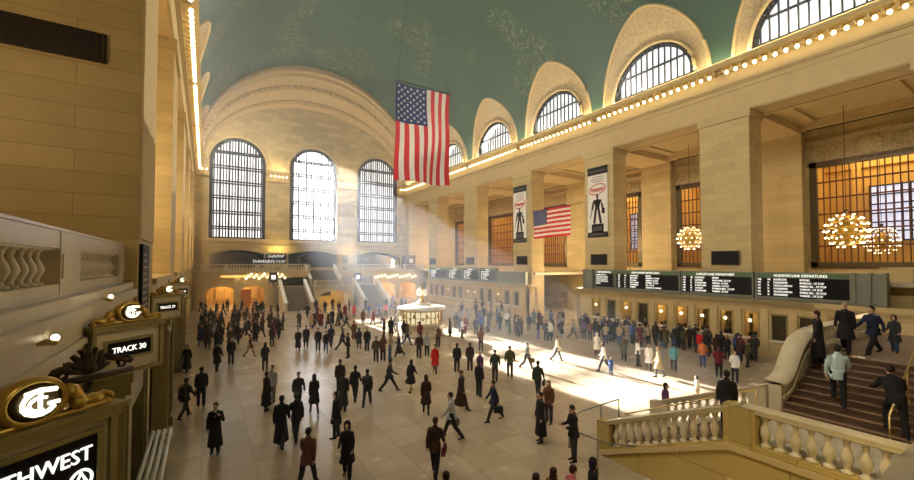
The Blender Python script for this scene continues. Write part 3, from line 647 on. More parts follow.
# ------------------------------------------------------------------ ticket offices along the south side
LIT = {0, 2, 4, 5, 6, 7, 8}
def ticket_office(ya, yb, ys, name, lit, first):
    w = MB(); x = 34.0; edges = []
    hw = .48
    ys = sorted(ys); a = ya
    for y in ys: w.box(x, a, 0, x+.3, y-hw, 3.7); a = y+hw; w.box(x, y-hw, 0, x+.3, y+hw, 1.25); w.box(x, y-hw, 3.05, x+.3, y+hw, 3.7)
    w.box(x, a, 0, x+.3, yb, 3.7); w.box(x, yb-.3, 0, 36, yb, 3.7); w.box(x, ya, 0, 36, ya+.3, 3.7); w.box(x-.15, ya-.1, 3.55, 36, yb+.1, 3.7); w.box(x-.3, ya-.2, 3.7, 36.2, yb+.2, 4.02); w.box(x-.1, ya, 3.3, x, yb, 3.38); w.box(x-.08, ya, 0, x, yb, .35)
    w.box(35.3, ya, 0, 35.5, yb, 3.7)
    for i in range(len(ys)-1):
        m_ = (ys[i]+ys[i+1])/2; 
        w.box(x-.09, m_-.22, .35, x, m_+.22, 3.3)
    struct(w.build(name, M['stone_plain']))
    for i, y in enumerate(ys):
        on = i in lit
        root = empty('ticket_window', (x, y, 1.2)); tag(root, ('lit brass ticket window with lamp and counter' if on else 'dark shuttered ticket window with closed bronze grille') + (', in the near ticket office' if first else ', in the far hazy ticket office'), 'ticket window', ('open ' if on else 'closed ') + ('near' if first else 'far') + ' ticket windows')
        f = MB().box(-.05, -.5, 0, .12, -.4, 1.9).box(-.05, .4, 0, .12, .5, 1.9).box(-.05, -.5, 1.78, .12, .5, 1.9); f.build('frame', M['brass'] if on else M['olive'], root)
        MB().box(-.28, -.52, -.04, .2, .52, .04).build('counter', M['white'], root)
        g = MB()
        for k in range(7): g.tube([(.03, -.36+.12*k, .55 if on else .05), (.03, -.36+.12*k, 1.75)], .012, 4)
        g.box(.01, -.4, .5, .05, .4, .55); g.box(.01, -.4, 1.1, .05, .4, 1.14); g.build('grille', M['brass'] if on else M['bronze'], root)
        if on:
            MB().box(.9, -.45, 0, .95, .45, 1.8).build('booth_back', plain('booth_backing', (.62, .42, .14)), root)
            ls_ = MB().tube([(.1, .12, 1.35), (.1, .12, 1.75)], .015, 5).build('lamp_stem', M['brass'], root); MB().ball((.1, .12, 1.25), .12, 10, 7).build('lamp_globe', M['lamp'], ls_, True)
            p_ = MB().box(.3, -.3, .05, .6, .0, .4).box(.35, .1, .05, .4, .35, .3); p_.build('desk_machine', M['black'], root)
        else: MB().box(.1, -.42, 0, .14, .42, 1.8).build('shutter', M['bronze'], root)
YSA = [27.2, 25.4, 23.7, 22.0, 20.25, 18.5, 16.8, 15.1, 13.45, 11.75, 10.2, 8.5]
ticket_office(-6, 29.7, YSA, 'wall_ticket_office', {0+11-i for i in (0, 2, 4, 5, 6, 7, 8)}, True)
YSB = [39.6+1.9*k for k in range(13)]
ticket_office(37.5, 64.5, YSB, 'wall_far_ticket_office', {2, 5, 6, 9}, False)
for y in (27, 21, 15, 9): light('AREA', 'ticket_counter_light', (34.9, y, 3.2), 60, (1, .72, .35), .5, (0, R(0), 0), 5)
for y in (60, 52, 44): light('AREA', 'ticket_counter_light', (34.9, y, 3.2), 50, (1, .72, .35), .5, (0, R(0), 0), 6)
# ------------------------------------------------------------------ departure boards
TB = Matrix(((0, 0, -1, 0), (-1, 0, 0, 0), (0, 1, 0, 0), (0, 0, 0, 1)))      # text plane facing -X, reading towards -Y
def board(yl, yr, title, cols, label, group=None):
    """yl > yr: the end that shows on the left of the reader and the one on the right"""
    root = empty('departure_board', (34.28, yl, 4.105)); tag(root, label, 'departure board', group); W = yl-yr
    sc_ = MB().box(0, -W+.06, .15, .4, -.06, 1.85).build('screen', M['black'], root)
    MB().box(-.05, -W, 0, .42, 0, .18).box(-.05, -W, 1.82, .42, 0, 1.92).box(-.07, -.1, 0, .42, .0, 1.9).box(-.07, -W, 0, .42, -W+.1, 1.9).box(-.02, -W, 1.52, .1, 0, 1.56).build('casing', M['steel_green'], root)
    hs_ = MB().box(-.03, -W+.1, 1.57, 0, -.1, 1.82).build('heading_strip', M['green_strip'], root)
    if title: text(title, .24, M['text'], Matrix.Translation((-.05, -W/2, 1.6)) @ TB, 'heading_lettering', hs_, 'CENTER', sx=.95)
    for body, off, sx in cols:
        text(body, .19, M['text'], Matrix.Translation((-.02, -off, 1.33)) @ TB, 'timetable_lettering', sc_, 'LEFT', sx=sx, line=1.12)
    return root
M['steel_green'] = mottled('painted_steel', (.20, .21, .17), .4, .3, var=.1)
board(13.25, 8.05, 'HUDSON LINE DEPARTURES', [('TIME\n4:20\n4:32\n4:43\n4:51\n5:02', .15, .6), ('TRK\n36\n29\n32\n28\n35', .75, .6), ('DESTINATION\nPOUGHKEEPSIE\nCROTON-HARMON\nPOUGHKEEPSIE\nCROTON-HARMON\nPOUGHKEEPSIE', 1.12, .62), ('REMARKS\nRIVERDALE - 1ST STOP\nMARBLE HILL - 1ST STOP\nYONKERS - 1ST STOP\nMARBLE HILL - 1ST STOP\nYONKERS - 1ST STOP', 2.6, .66)], 'nearest departure board, heading HUDSON LINE DEPARTURES on a green strip')
board(18.65, 13.35, 'HARLEM LINE DEPARTURES', [('TIME\n4:18\n4:25\n4:40\n4:48\n5:05', .15, .6), ('TRK\n24\n18\n26\n30\n23', .75, .6), ('DESTINATION\nSOUTHEAST\nN WHITE PLAINS\nN WHITE PLAINS\nSOUTHEAST\nN WHITE PLAINS', 1.12, .6), ('REMARKS\nWHITE PLAINS - 1ST STOP\nFORDHAM - 1ST STOP\nSCARSDALE - 1ST STOP\nMT VERNON WEST - 1ST STOP\nFORDHAM - 1ST STOP', 2.45, .6)], 'middle departure board, heading HARLEM LINE DEPARTURES')
board(25.1, 18.75, 'NEW HAVEN DEPARTURES', [('TIME\n4:22\n4:34\n4:37\n4:55\n5:07', .3, .6), ('TRK\n14\n19\n22\n27\n16', 1.0, .6), ('DESTINATION\nNEW HAVEN\nSTAMFORD\nNEW CANAAN\nSO NORWALK\nDANBURY', 1.6, .68), ('REMARKS\nGREENWICH - 1ST STOP\nHARRISON - 1ST STOP\nSTAMFORD - 1ST STOP\nRYE - 1ST STOP\nCHANGE AT SO NORWALK', 3.2, .62)], 'long departure board with NEW HAVEN DEPARTURES heading, above the middle ticket windows')
board(27.6, 25.2, 'INFORMATION', [('TRAINS STOP AT\nSTATIONS SHOWN\nTICKETS ARE SOLD\nAT THE WINDOWS\nBELOW', .2, .85)], 'small square information board at the far end of the near board row')
o = MB().box(34.1, 27.75, 4.1, 34.7, 28.9, 6.0).box(34.05, 27.7, 4.1, 34.75, 27.85, 6.05).box(34.05, 28.8, 4.1, 34.75, 28.95, 6.05).build('board_end_case', M['steel_green']); tag(o, 'grey steel end case closing the near row of departure boards', 'case')
o = MB().box(34.1, 6.6, 4.1, 34.7, 7.9, 6.0).box(34.02, 7.85, 4.1, 34.75, 8.0, 6.05).box(34.02, 7.15, 4.1, 34.75, 7.3, 6.05).box(34.02, 6.5, 4.1, 34.75, 6.65, 6.05).build('board_end_case', M['steel_green']); tag(o, 'dark steel end case beside the HUDSON LINE board', 'case')
o = MB().box(34.05, 6.5, 4.03, 34.85, 28.95, 4.09).build('board_plinth', M['steel_green']); tag(o, 'long grey steel plinth under the near row of departure boards', 'plinth')
rows = ('TIME  TRK  DESTINATION\n4:21  101  STAMFORD\n4:33  108  WHITE PLAINS\n4:39  112  YONKERS\n4:52  105  RYE\n5:04  110  BREWSTER')
for i, (a, b_) in enumerate(((63.6, 57.4), (57.2, 53.0), (52.8, 48.4), (48.2, 44.2))):
    board(a, b_, 'ARRIVALS' if i == 3 else 'DEPARTURES', [(rows, .4, .95)], ('far hazy board showing train rows, farthest of its row', 'far hazy board showing train rows, second from the east end', 'far hazy board showing train rows, third from the east end', 'far hazy board with ARRIVALS heading, nearest of its row')[i])
o = MB().box(34.05, 38.0, 4.03, 34.85, 63.8, 4.09).build('board_plinth', M['steel_green']); tag(o, 'grey steel plinth under the far hazy row of boards', 'plinth')
o = MB().box(34.1, 38, 4.1, 34.5, 44.0, 5.6).box(34.05, 43.7, 4.1, 34.1, 43.9, 5.6).build('blank_board_case', M['steel_green']); tag(o, 'blank grey steel case at the near end of the far board row', 'case')
# ------------------------------------------------------------------ information booth with its clock
bx, by = 17.15, 33.4
root = empty('information_booth', (bx, by, 0)); tag(root, 'round marble information booth with glowing gold windows at the centre of the floor', 'booth')
MB().lathe([(2.0, 0), (2.05, .02), (2.05, .2), (1.95, .25), (1.95, 1.0), (2.12, 1.05), (2.12, 1.15), (1.7, 1.16)], (0, 0, 0), 40).build('counter', M['stone_rail'], root, True)
gm, nt, b_ = newmat('booth_glow'); setp(b_, (.7, .6, .35), .3, 0, .5, (1, .88, .58), .55); M['booth'] = gm
MB().lathe([(1.78, 1.15), (1.78, 2.35)], (0, 0, 0), 40).build('lit_panes', M['booth'], root, True)
fr = MB()
for k in range(24): a = 2*PI*k/24; fr.box(-.035, -.05, 1.15, .035, .05, 2.4, Matrix.Rotation(a, 4, 'Z') @ Matrix.Translation((0, 1.83, 0)))
for z in (1.2, 1.75, 2.3): fr.tube([(1.84*math.cos(2*PI*k/40), 1.84*math.sin(2*PI*k/40), z) for k in range(41)], .035, 5)
for k in range(30):
    a = 2*PI*k/30; fr.box(-.1, -.03, 1.3+.25*(k % 3), .1, .03, 1.5+.28*(k % 3), Matrix.Rotation(a, 4, 'Z') @ Matrix.Translation((0, 1.87, 0)))
fr.build('brass_frame', M['brass'], root)
MB().lathe([(1.9, 2.35), (2.25, 2.42), (2.28, 2.55), (2.15, 2.66), (1.2, 2.8), (.9, 2.85), (.85, 2.95), (.5, 3.0), (.42, 3.05)], (0, 0, 0), 40).build('roof', M['white'], root, True)
o = empty('booth_clock', (bx, by, 3.03)); tag(o, 'gold ball clock with pale opal dials on top of the information booth', 'clock')
MB().lathe([(.42, 0), (.42, .08), (.25, .14), (.14, .3), (.12, .42), (.2, .5), (.24, .56)], (0, 0, 0), 16).build('pedestal', M['gilt'], o, True)
cb2 = MB().ball((0, 0, .92), .40, 20, 12).build('ball', M['gilt'], o, True)
for a in range(4):
    q = Matrix.Translation((0, 0, .92)) @ Matrix.Rotation(R(32+90*a), 4, 'Z')
    d = MB().rings([[q @ Vector((r_*math.cos(k*PI/12), -yy, r_*math.sin(k*PI/12))) for k in range(24)] for r_, yy in ((.30, .25), (.31, .40), (.27, .42), (.01, .43))]); d.build('dial', M['lamp_soft'] if 'lamp_soft' in M else M.setdefault('lamp_soft', emit('opal_dial', (1, .86, .5), .35)), cb2, True)
    h_ = MB(); h_.box(-.012, -.445, -.02, .012, -.435, .2, q); h_.box(-.02, -.445, -.012, .14, -.435, .012, q); h_.build('hands', M['black'], cb2)
MB().lathe([(.1, 1.3), (.06, 1.38), (.09, 1.44), (.02, 1.56)], (0, 0, 0), 10).build('finial', M['gilt'], o, True)
struct(MB().box(36.2, Y0, 4.0, 36.5, 7.2, 6.4).build('wall_board_return', M['stone']))
light('POINT', 'added_passage_fill', (39, 33.5, 4.8), 900, (1, .75, .42), .4)  # fill light added to lift the dark gap between the ticket offices
light('POINT', 'booth_lamp', (bx, by, 2.2), 25, (1, .85, .5), .3)
# ------------------------------------------------------------------ west stair
GX = 11.9
def zst(x): return 1.95 + min(11, max(0, math.floor((x-14.4)/.33)+1))*.15 if x >= 14.4 else 1.95
t = MB(); n = 12
for k in range(n): t.box(GX+.2, 5.2, 0 if k == 0 else .1625*k, 15.2, 9.2-k*(4.0/n), .1625*(k+1))
struct(t.build('floor_stair_flight', M['step']))
struct(MB().box(GX-.1, -1.2, -.0, 14.4, 5.2, 1.95).build('floor_landing', M['stone_pale']))
t = MB()
for k in range(11): t.box(14.4+.33*k, -1.2, 0, 18.1, 5.1, 1.95+.15*(k+1))
o = struct(t.build('floor_upper_flight', M['step']))
nz = MB()
for k in range(11): nz.box(14.38+.33*k, -1.2, 1.95+.15*(k+1)-.025, 14.47+.33*k, 5.1, 1.95+.15*(k+1)+.004)
nz.build('step_nosing', plain('nosing_brown', (.30, .20, .13)), o)
struct(MB().box(18.0, -1.2, 0, 25.0, 5.3, 3.605).build('floor_upper_landing', plain('landing_marble', (.30, .21, .14))))
# north side wall of the stair, yellow lamp light put into its stone colour
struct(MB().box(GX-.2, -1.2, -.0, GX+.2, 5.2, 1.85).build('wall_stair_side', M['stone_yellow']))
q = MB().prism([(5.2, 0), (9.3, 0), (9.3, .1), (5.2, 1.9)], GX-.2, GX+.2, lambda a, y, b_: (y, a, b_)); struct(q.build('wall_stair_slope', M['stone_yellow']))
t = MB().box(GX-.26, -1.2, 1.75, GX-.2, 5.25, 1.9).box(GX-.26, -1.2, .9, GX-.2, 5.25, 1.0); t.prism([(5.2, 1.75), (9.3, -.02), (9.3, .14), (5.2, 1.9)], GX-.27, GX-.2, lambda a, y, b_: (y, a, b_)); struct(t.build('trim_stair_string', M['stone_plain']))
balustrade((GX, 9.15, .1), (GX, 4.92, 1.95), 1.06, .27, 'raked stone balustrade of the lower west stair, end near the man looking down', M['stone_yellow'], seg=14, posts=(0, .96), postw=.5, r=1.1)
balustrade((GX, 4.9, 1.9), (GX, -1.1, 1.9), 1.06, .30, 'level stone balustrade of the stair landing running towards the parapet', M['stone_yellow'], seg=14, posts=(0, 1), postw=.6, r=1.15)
balustrade((15.35, 9.35, .1), (15.35, 5.62, 1.72), 1.06, .27, 'farther sunlit balustrade of the lower west stair flight', M['stone_rail'], seg=12, posts=(0, .93), postw=.5, r=1.1)
struct(MB().prism([(5.6, 0), (9.4, 0), (9.4, .1), (5.6, 1.72)], 15.2, 15.5, lambda a, y, b_: (y, a, b_)).build('wall_stair_outer', M['stone_rail']))
# swooping parapet that rises with the upper flight
path = [(14.9, 5.3, 2.96), (15.3, 5.3, 2.98), (15.6, 5.3, 3.1), (15.95, 5.3, 3.42), (16.3, 5.3, 3.78), (16.7, 5.3, 4.02), (17.3, 5.3, 4.18), (18.2, 5.3, 4.28)]
p = MB().rings([[(x, y-.16, 0), (x, y+.16, 0), (x, y+.16, z), (x, y-.16, z)] for x, y, z in path])
root = empty('stair_parapet', (14.9, 5.3, 0)); tag(root, 'solid curved stone parapet sweeping up beside the upper west flight', 'parapet')
p.v = [(x-14.9, y-5.3, z) for x, y, z in p.v]; p.build('wall_body', M['stone_rail'], root)
p = MB().rings([[(x-14.9, -.28, z-.06), (x-14.9, .28, z-.06), (x-14.9, .28, z+.07), (x-14.9, 0, z+.12), (x-14.9, -.28, z+.07)] for x, y, z in path]); p.build('coping', M['stone_rail'], root, True)
p = MB().rings([[(x-14.9, -.24, z-.45), (x-14.9, -.2, z-.45), (x-14.9, -.2, z-.35), (x-14.9, -.24, z-.35)] for x, y, z in path]); p.build('moulding', M['stone_rail'], root)
balustrade((18.25, 5.25, 3.605), (25.0, 5.25, 3.605), .8, .3, 'balustrade along the upper stair landing behind the standing people', M['stone_rail'], posts=(0, 1))
# brass handrails
def handrail(pts, feet, label, mat='brass', r=.025, loc=None):
    p0 = Vector(pts[0]); root = empty('handrail', (p0.x, p0.y, feet[0][2])); tag(root, label, 'handrail'); o_ = Vector((p0.x, p0.y, feet[0][2]))
    MB().tube([Vector(p)-o_ for p in pts], r, 8).build('rail', M[mat], root, True)
    for f in feet: MB().tube([Vector(f[:3])-o_, Vector((f[0], f[1], f[3]))-o_], r*.9, 8).lathe([(.05, 0), (.05, .03), (.02, .04)], Vector(f[:3])-o_, 8).build('post', M[mat], root, True)
handrail([(14.3, 2.75, 2.3), (14.3, 2.75, 2.9), (18.2, 2.75, 4.6), (18.5, 2.75, 4.55)], [(14.3, 2.75, 1.95, 2.9), (16.2, 2.75, zst(16.2), 3.8), (18.1, 2.75, 3.6, 4.55)], 'brass handrail climbing the middle of the upper west flight')
handrail([(13.6, 5.3, 2.95), (13.6, 9.4, 1.0), (13.6, 9.6, .9)], [(13.6, 5.3, 1.95, 2.93), (13.6, 7.2, .98, 2.03), (13.6, 9.35, 0, 1.0)], 'thin metal handrail down the middle of the lower west flight')
handrail([(11.3, 7.6, 1.0), (10.7, 8.2, 1.0), (10.6, 9.2, 1.0), (11.2, 10.2, 1.0), (12.2, 10.5, 1.0), (14.6, 10.6, 1.0)], [(10.62, 8.5, 0, 1), (11.2, 10.2, 0, 1), (13.4, 10.55, 0, 1.0), (14.6, 10.6, 0, 1.0)], 'curved grey pipe handrail around the foot of the west stair', 'steel_green')
struct(MB().box(GX-.21, 4.7, 1.7, GX+.19, 5.2, 2.9).build('wall_stair_corner', M['stone_yellow']))
light('AREA', 'under_balcony_lamp', (9.0, 1.2, 4.6), 60, (1, .74, .28), 3.0, (R(25), R(-30), 0), 2)
# ------------------------------------------------------------------ east end: arcade, balcony, double stair
YB = 67.5
arc = [arch(2.0, 3.6, 0, 2.4, 12, .9), arch(6.2, 3.2, 0, 2.4, 12, .9), arch(27.6, 3.8, 0, 2.4, 12, .9), arch(31.9, 3.6, 0, 2.4, 12, .9)]
struct(shape2d('wall_arcade', [(XL, 0), (XL, 5.3), (9.6, 5.3), (9.6, 0)], [[(a, max(b_, .01)) for a, b_ in h] for h in arc[:2]], .5, M['stone_plain'], front_at(YB+.6)))
struct(shape2d('wall_arcade', [(25.2, 0), (25.2, 5.3), (XR, 5.3), (XR, 0)], [[(a, max(b_, .01)) for a, b_ in h] for h in arc[2:]], .5, M['stone_plain'], front_at(YB+.6)))
t = MB().box(XL, YB, 5.2, 14.3, Y1+.2, 5.5).box(19.1, YB, 5.2, XR, Y1+.2, 5.5).box(14.3, YB+3.4, 5.2, 19.1, Y1+.2, 5.5)
t.box(XL, YB-.15, 5.25, 14.3, YB+.1, 5.5).box(19.1, YB-.15, 5.25, XR, YB+.1, 5.5); struct(t.build('floor_east_balcony', M['stone_plain']))
t = MB().box(XL, YB, 4.5, 14.2, YB+.5, 5.2).box(19.2, YB, 4.5, XR, YB+.5, 5.2); struct(t.build('trim_balcony_front', M['stone_plain']))
def shop(x0, x1, nm):
    r = MB().box(x0, Y1-.6, 0, x1, Y1-.4, 5.2).box(x0, YB+.9, 0, x0+.1, Y1-.5, 5.2).box(x1-.1, YB+.9, 0, x1, Y1-.5, 5.2)
    for k in range(int((x1-x0)/1.3)): a = x0+.4+1.3*k; r.box(a, Y1-1.0, .9, a+.9, Y1-.6, 2.6)
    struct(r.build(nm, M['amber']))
    light('AREA', 'arcade_light', ((x0+x1)/2, YB+4, 4.9), 620, (1, .66, .28), 4, (0, 0, 0), (x1-x0)*.8)
shop(XL, 9.5, 'wall_market'); shop(25.3, XR, 'wall_market')
for x in (-.6, 4.1, 8.6):
    o = MB().box(x-.45, YB-.05, 0, x+.45, YB+.4, 4.5).build('pilaster', M['stone_plain']); o.name = 'wall_pilaster'; struct(o)
o = MB().box(4.6, YB+1.2, 0, 6.0, YB+1.5, 2.6).box(4.5, YB+1.1, 2.6, 6.1, YB+1.6, 2.75).build('orange_kiosk', plain('kiosk_orange', (.75, .28, .05))); tag(o, 'orange lit kiosk panel under the east balcony arcade', 'kiosk')
# small bulbs strung under the balcony
for i in range(16):
    x = 5.2+.36*i; bulb(x, YB-.25+.12*(i % 3), 4.75+.16*((i*7) % 5-2), 'small sparkling bulb under the east balcony, in the north arcade cluster', 'north arcade bulbs', True)
for i in range(14):
    x = 25.4+.6*i; bulb(x, YB-.2, 4.4+.14*((i*5) % 4-1.5), 'small sparkling bulb under the east balcony, in the south arcade cluster', 'south arcade bulbs', True)
balustrade((XL+.1, YB, 5.5), (6.6, YB, 5.5), 1.1, .34, 'distant east balcony balustrade section beside the north wall', M['stone_rail'], 'east balcony balustrades', seg=6, posts=(0, .5, 1), r=1.2)
balustrade((6.9, YB, 5.5), (14.2, YB, 5.5), 1.1, .34, 'distant east balcony balustrade section north of the stair gap', M['stone_rail'], 'east balcony balustrades', seg=6, posts=(0, .5, 1), r=1.2)
balustrade((19.2, YB, 5.5), (27.0, YB, 5.5), 1.1, .34, 'distant hazy east balcony balustrade just south of the stair gap', M['stone_rail'], 'east balcony balustrades', seg=6, posts=(0, .5, 1), r=1.2)
balustrade((27.2, YB, 5.5), (34.7, YB, 5.5), 1.1, .34, 'distant hazy east balcony balustrade ending at the south wall', M['stone_rail'], 'east balcony balustrades', seg=6, posts=(0, .5, 1), r=1.2)
# centre landing block with the glowing arch
holes = [[(a, max(b_, .02)) for a, b_ in arch(16.9, 4.6, 0, 1.5, 16, 1.0)]]
struct(shape2d('wall_stair_front', [(13.9, 0), (13.9, 3.15), (19.9, 3.15), (19.9, 0)], holes, .4, M['stone_rail'], front_at(62.2)))
t = MB().box(13.9, 62.0, 2.95, 19.9, 66.0, 3.15).box(9.5, 65.5, 2.95, 25.3, 67.3, 3.15).box(13.9, 62.2, 0, 14.1, 67, 3).box(19.7, 62.2, 0, 19.9, 67, 3).box(13.4, 66.8, 0, 20.4, 67.3, 3.0); struct(t.build('floor_east_landing', M['stone_rail']))
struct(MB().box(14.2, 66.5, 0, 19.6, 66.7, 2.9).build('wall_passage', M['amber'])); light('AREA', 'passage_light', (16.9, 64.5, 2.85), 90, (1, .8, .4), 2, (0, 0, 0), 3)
o = MB().box(15.6, 66.3, 1.5, 17.4, 66.5, 2.1).build('passage_sign', M['brown_dark']); tag(o, 'dark sign on the yellow wall inside the stair arch', 'sign')
balustrade((14.0, 62.15, 3.15), (19.8, 62.15, 3.15), 1.0, .34, 'balustrade of the far stair landing over the yellow arch', M['stone_rail'], seg=6, posts=(0, 1), r=1.2)
for x0, x1, nm in ((9.6, 13.2, 'north'), (21.0, 24.9, 'south')):
    t = MB(); n = 18
    for k in range(n): t.box(x0+.3, 59.8+k*.32, 0 if k == 0 else .17*k, x1-.3, 66, .173*(k+1))
    struct(t.build('floor_east_flight', plain('far_steps', (.22, .19, .14))))
    for x in (x0, x1):
        root = empty('stair_parapet', (x, 59.4, 0)); tag(root, 'pale raked stone parapet of the far %s flight, %s side' % (nm, 'inner' if (x == x1) == (nm == 'north') else 'outer'), 'parapet')
        MB().prism([(0, 0), (6.2, 0), (6.2, 4.1), (.5, 1.1), (0, 1.1)], -.16, .16, lambda a, y, b_: (y, a, b_)).build('body', M['stone_rail'], root)
        MB().prism([(-.1, 1.1), (.5, 1.1), (6.2, 4.1), (6.2, 4.25), (.5, 1.24), (-.1, 1.22)], -.25, .25, lambda a, y, b_: (y, a, b_)).build('coping', M['white'], root)
t = MB()
for k in range(14): t.box(14.4, 66.2+k*.33, 2.9, 19.0, 71, 3.15+.17*(k+1))
struct(t.build('floor_east_upper_flight', plain('far_steps', (.22, .19, .14))))
for x, nm in ((14.3, 'north'), (19.1, 'south')):
    root = empty('stair_parapet', (x, 66.0, 3.15)); tag(root, 'upper pale parapet on the %s side of the far centre flight' % nm, 'parapet')
    MB().prism([(0, 0), (4.8, 2.3), (4.8, 3.4), (.4, 1.1), (0, 1.1)], -.14, .14, lambda a, y, b_: (y, a, b_)).build('body', M['stone_rail'], root)
    MB().prism([(0, 1.08), (.4, 1.08), (4.8, 3.38), (4.8, 3.5), (.4, 1.2), (0, 1.2)], -.2, .2, lambda a, y, b_: (y, a, b_)).build('coping', M['white'], root)
# things standing on the east balcony
def potted_tree(x, y, z, h, label):
    root = empty('potted_tree', (x, y, z)); tag(root, label, 'plant', None)
    MB().lathe([(.28, 0), (.38, .5), (.42, .52), (.36, .5)], (0, 0, 0), 12).build('pot', M['bronze'], root)
    MB().tube([(0, 0, .45), (.02, 0, h*.7)], .04, 6).build('trunk', M['wood'], root)
    f = MB(); rr = random.Random(int(x*10))
    for k in range(240):
        a, b_ = rr.random()*2*PI, rr.random(); p = Vector((math.cos(a)*.55*rr.random()**.5, math.sin(a)*.55*rr.random()**.5, h*(.45+.55*b_))); d = Vector((rr.uniform(-1, 1), rr.uniform(-1, 1), rr.uniform(-.3, 1))).normalized()*.2; s_ = d.cross(Vector((0, 0, 1))).normalized()*.05
        f.add([p, p+d*.5+s_, p+d, p+d*.5-s_], [(0, 1, 2, 3)])
    f.build('foliage', plain('dark_leaf', (.03, .06, .02)), root)
potted_tree(12.9, 68.4, 5.5, 2.6, 'dark potted tree on the east balcony just north of the stair gap'); potted_tree(20.4, 68.4, 5.5, 2.5, 'dark potted tree on the east balcony just south of the stair gap'); potted_tree(9.9, 70.5, 5.5, 2.2, 'dark potted tree under the gold lit far wall')
# awning-like vault hoods and the lit restaurant sign
for x0, x1, lb in ((.9, 8.0, 'wide dark curved canopy behind the northern east balcony rail'), (13.4, 19.6, 'dark curved canopy at the head of the far stair'), (25.0, 32.0, 'wide blue-grey curved canopy behind the southern east balcony rail')):
    rings = []
    for y in (71.6, 74.6): rings.append([(x0+(x1-x0)*k/16, y, 7.55+1.0*math.sin(PI*k/16)**.7) for k in range(17)])
    c_ = MB().rings(rings, close=False); c_.rings([[(x, y, z-.12) for x, y, z in r_] for r_ in rings], close=False); c_.box(x0, 71.6, 5.5, x0+.15, 71.75, 7.6); c_.box(x1-.15, 71.6, 5.5, x1, 71.75, 7.6)
    o = c_.build('canopy', plain('canopy_cloth', (.06, .07, .075))); tag(o, lb, 'canopy')
root = empty('restaurant_sign', (6.9, 71.2, 6.75)); tag(root, 'two lines of white lettering on a dark sign over the balcony restaurant', 'sign')
MB().box(-.6, 0, -.1, 4.5, .15, .75).box(1.4, 0, .75, 4.5, .15, 1.5).build('backing', M['black'], root)
lt = MB()
for z, a, b_ in ((.1, -.4, 4.3), (.95, 1.8, 4.0)):
    x = a; k = 0
    while x < b_:
        lt.box(x, -.02, z, x+.05, 0, z+.45-(k % 3)*.1); lt.box(x, -.02, z+(.3 if k % 2 else 0), x+.16, 0, z+(.36 if k % 2 else .07)); x += .24; k += 1
lt.build('lettering', M['text'], root)
light('AREA', 'pier_base_uplight', (10.6, 74.4, 8.6), 90, (1, .72, .25), 2.4, (R(160), 0, 0), .3); light('AREA', 'pier_base_uplight', (22.8, 74.4, 8.6), 50, (1, .8, .5), 2.4, (R(160), 0, 0), .3)
o = MB().box(9.2, 74.0, 8.2, 12.0, 74.9, 8.5).build('light_trough', M['brass']); tag(o, 'brass light trough at the foot of the gold lit far pier', 'light fitting')
# small framed signs
for x, y, z, lb in ((17.2+4.6, 66.0, 3.7, 'small lit framed sign at the head of the south far flight'), (8.9, 66.9, 3.9, 'small lit framed sign beside the north far flight')):
    root = empty('framed_sign', (x, y, z)); tag(root, lb, 'sign'); MB().box(-.6, 0, -.1, .6, .12, 1.4).build('frame', M['iron'], root); MB().box(-.3, -.03, .35, .3, 0, 1.0).build('face', M['text'], root); MB().box(-.05, .02, -.7, .05, .1, -.1).build('stem', M['iron'], root)
for x, lb in ((31.7, 'dark kiosk cabinet with a lit pane on the far balcony corner'),):
    root = empty('kiosk_cabinet', (33.1, 69.5, 5.5)); tag(root, lb, 'kiosk'); MB().box(-1.2, 0, 0, 1.2, 1.2, 2.6).box(-1.3, -.05, 2.6, 1.3, 1.3, 2.75).build('cabinet', M['bronze'], root); MB().box(-.1, -.03, 1.3, .6, 0, 2.1).build('lit_pane', M['lamp_soft'], root)
# ------------------------------------------------------------------ people
def remesh(mb, name, mats, vox, smooth_it=4, fac=.5):
    me = mb.mesh('t', mats); o = bpy.data.objects.new('t', me); C.objects.link(o)
    r = o.modifiers.new('r', 'REMESH'); r.mode = 'VOXEL'; r.voxel_size = vox; r.use_smooth_shade = True
    if smooth_it: s_ = o.modifiers.new('s', 'SMOOTH'); s_.factor = fac; s_.iterations = smooth_it
    bpy.context.view_layer.update()
    out = bpy.data.meshes.new_from_object(o.evaluated_get(bpy.context.evaluated_depsgraph_get())); out.name = name
    bpy.data.objects.remove(o); bpy.data.meshes.remove(me)
    out.materials.clear()
    for m_ in mats: out.materials.append(m_)
    return out
EYE = plain('eye_dark', (.02, .015, .012), .3); LIP = plain('lip_red', (.35, .10, .08), .5)
SKIN = [plain('skin_light', (.62, .38, .26), .55), plain('skin_tan', (.45, .26, .16), .55), plain('skin_deep', (.13, .065, .04), .5)]
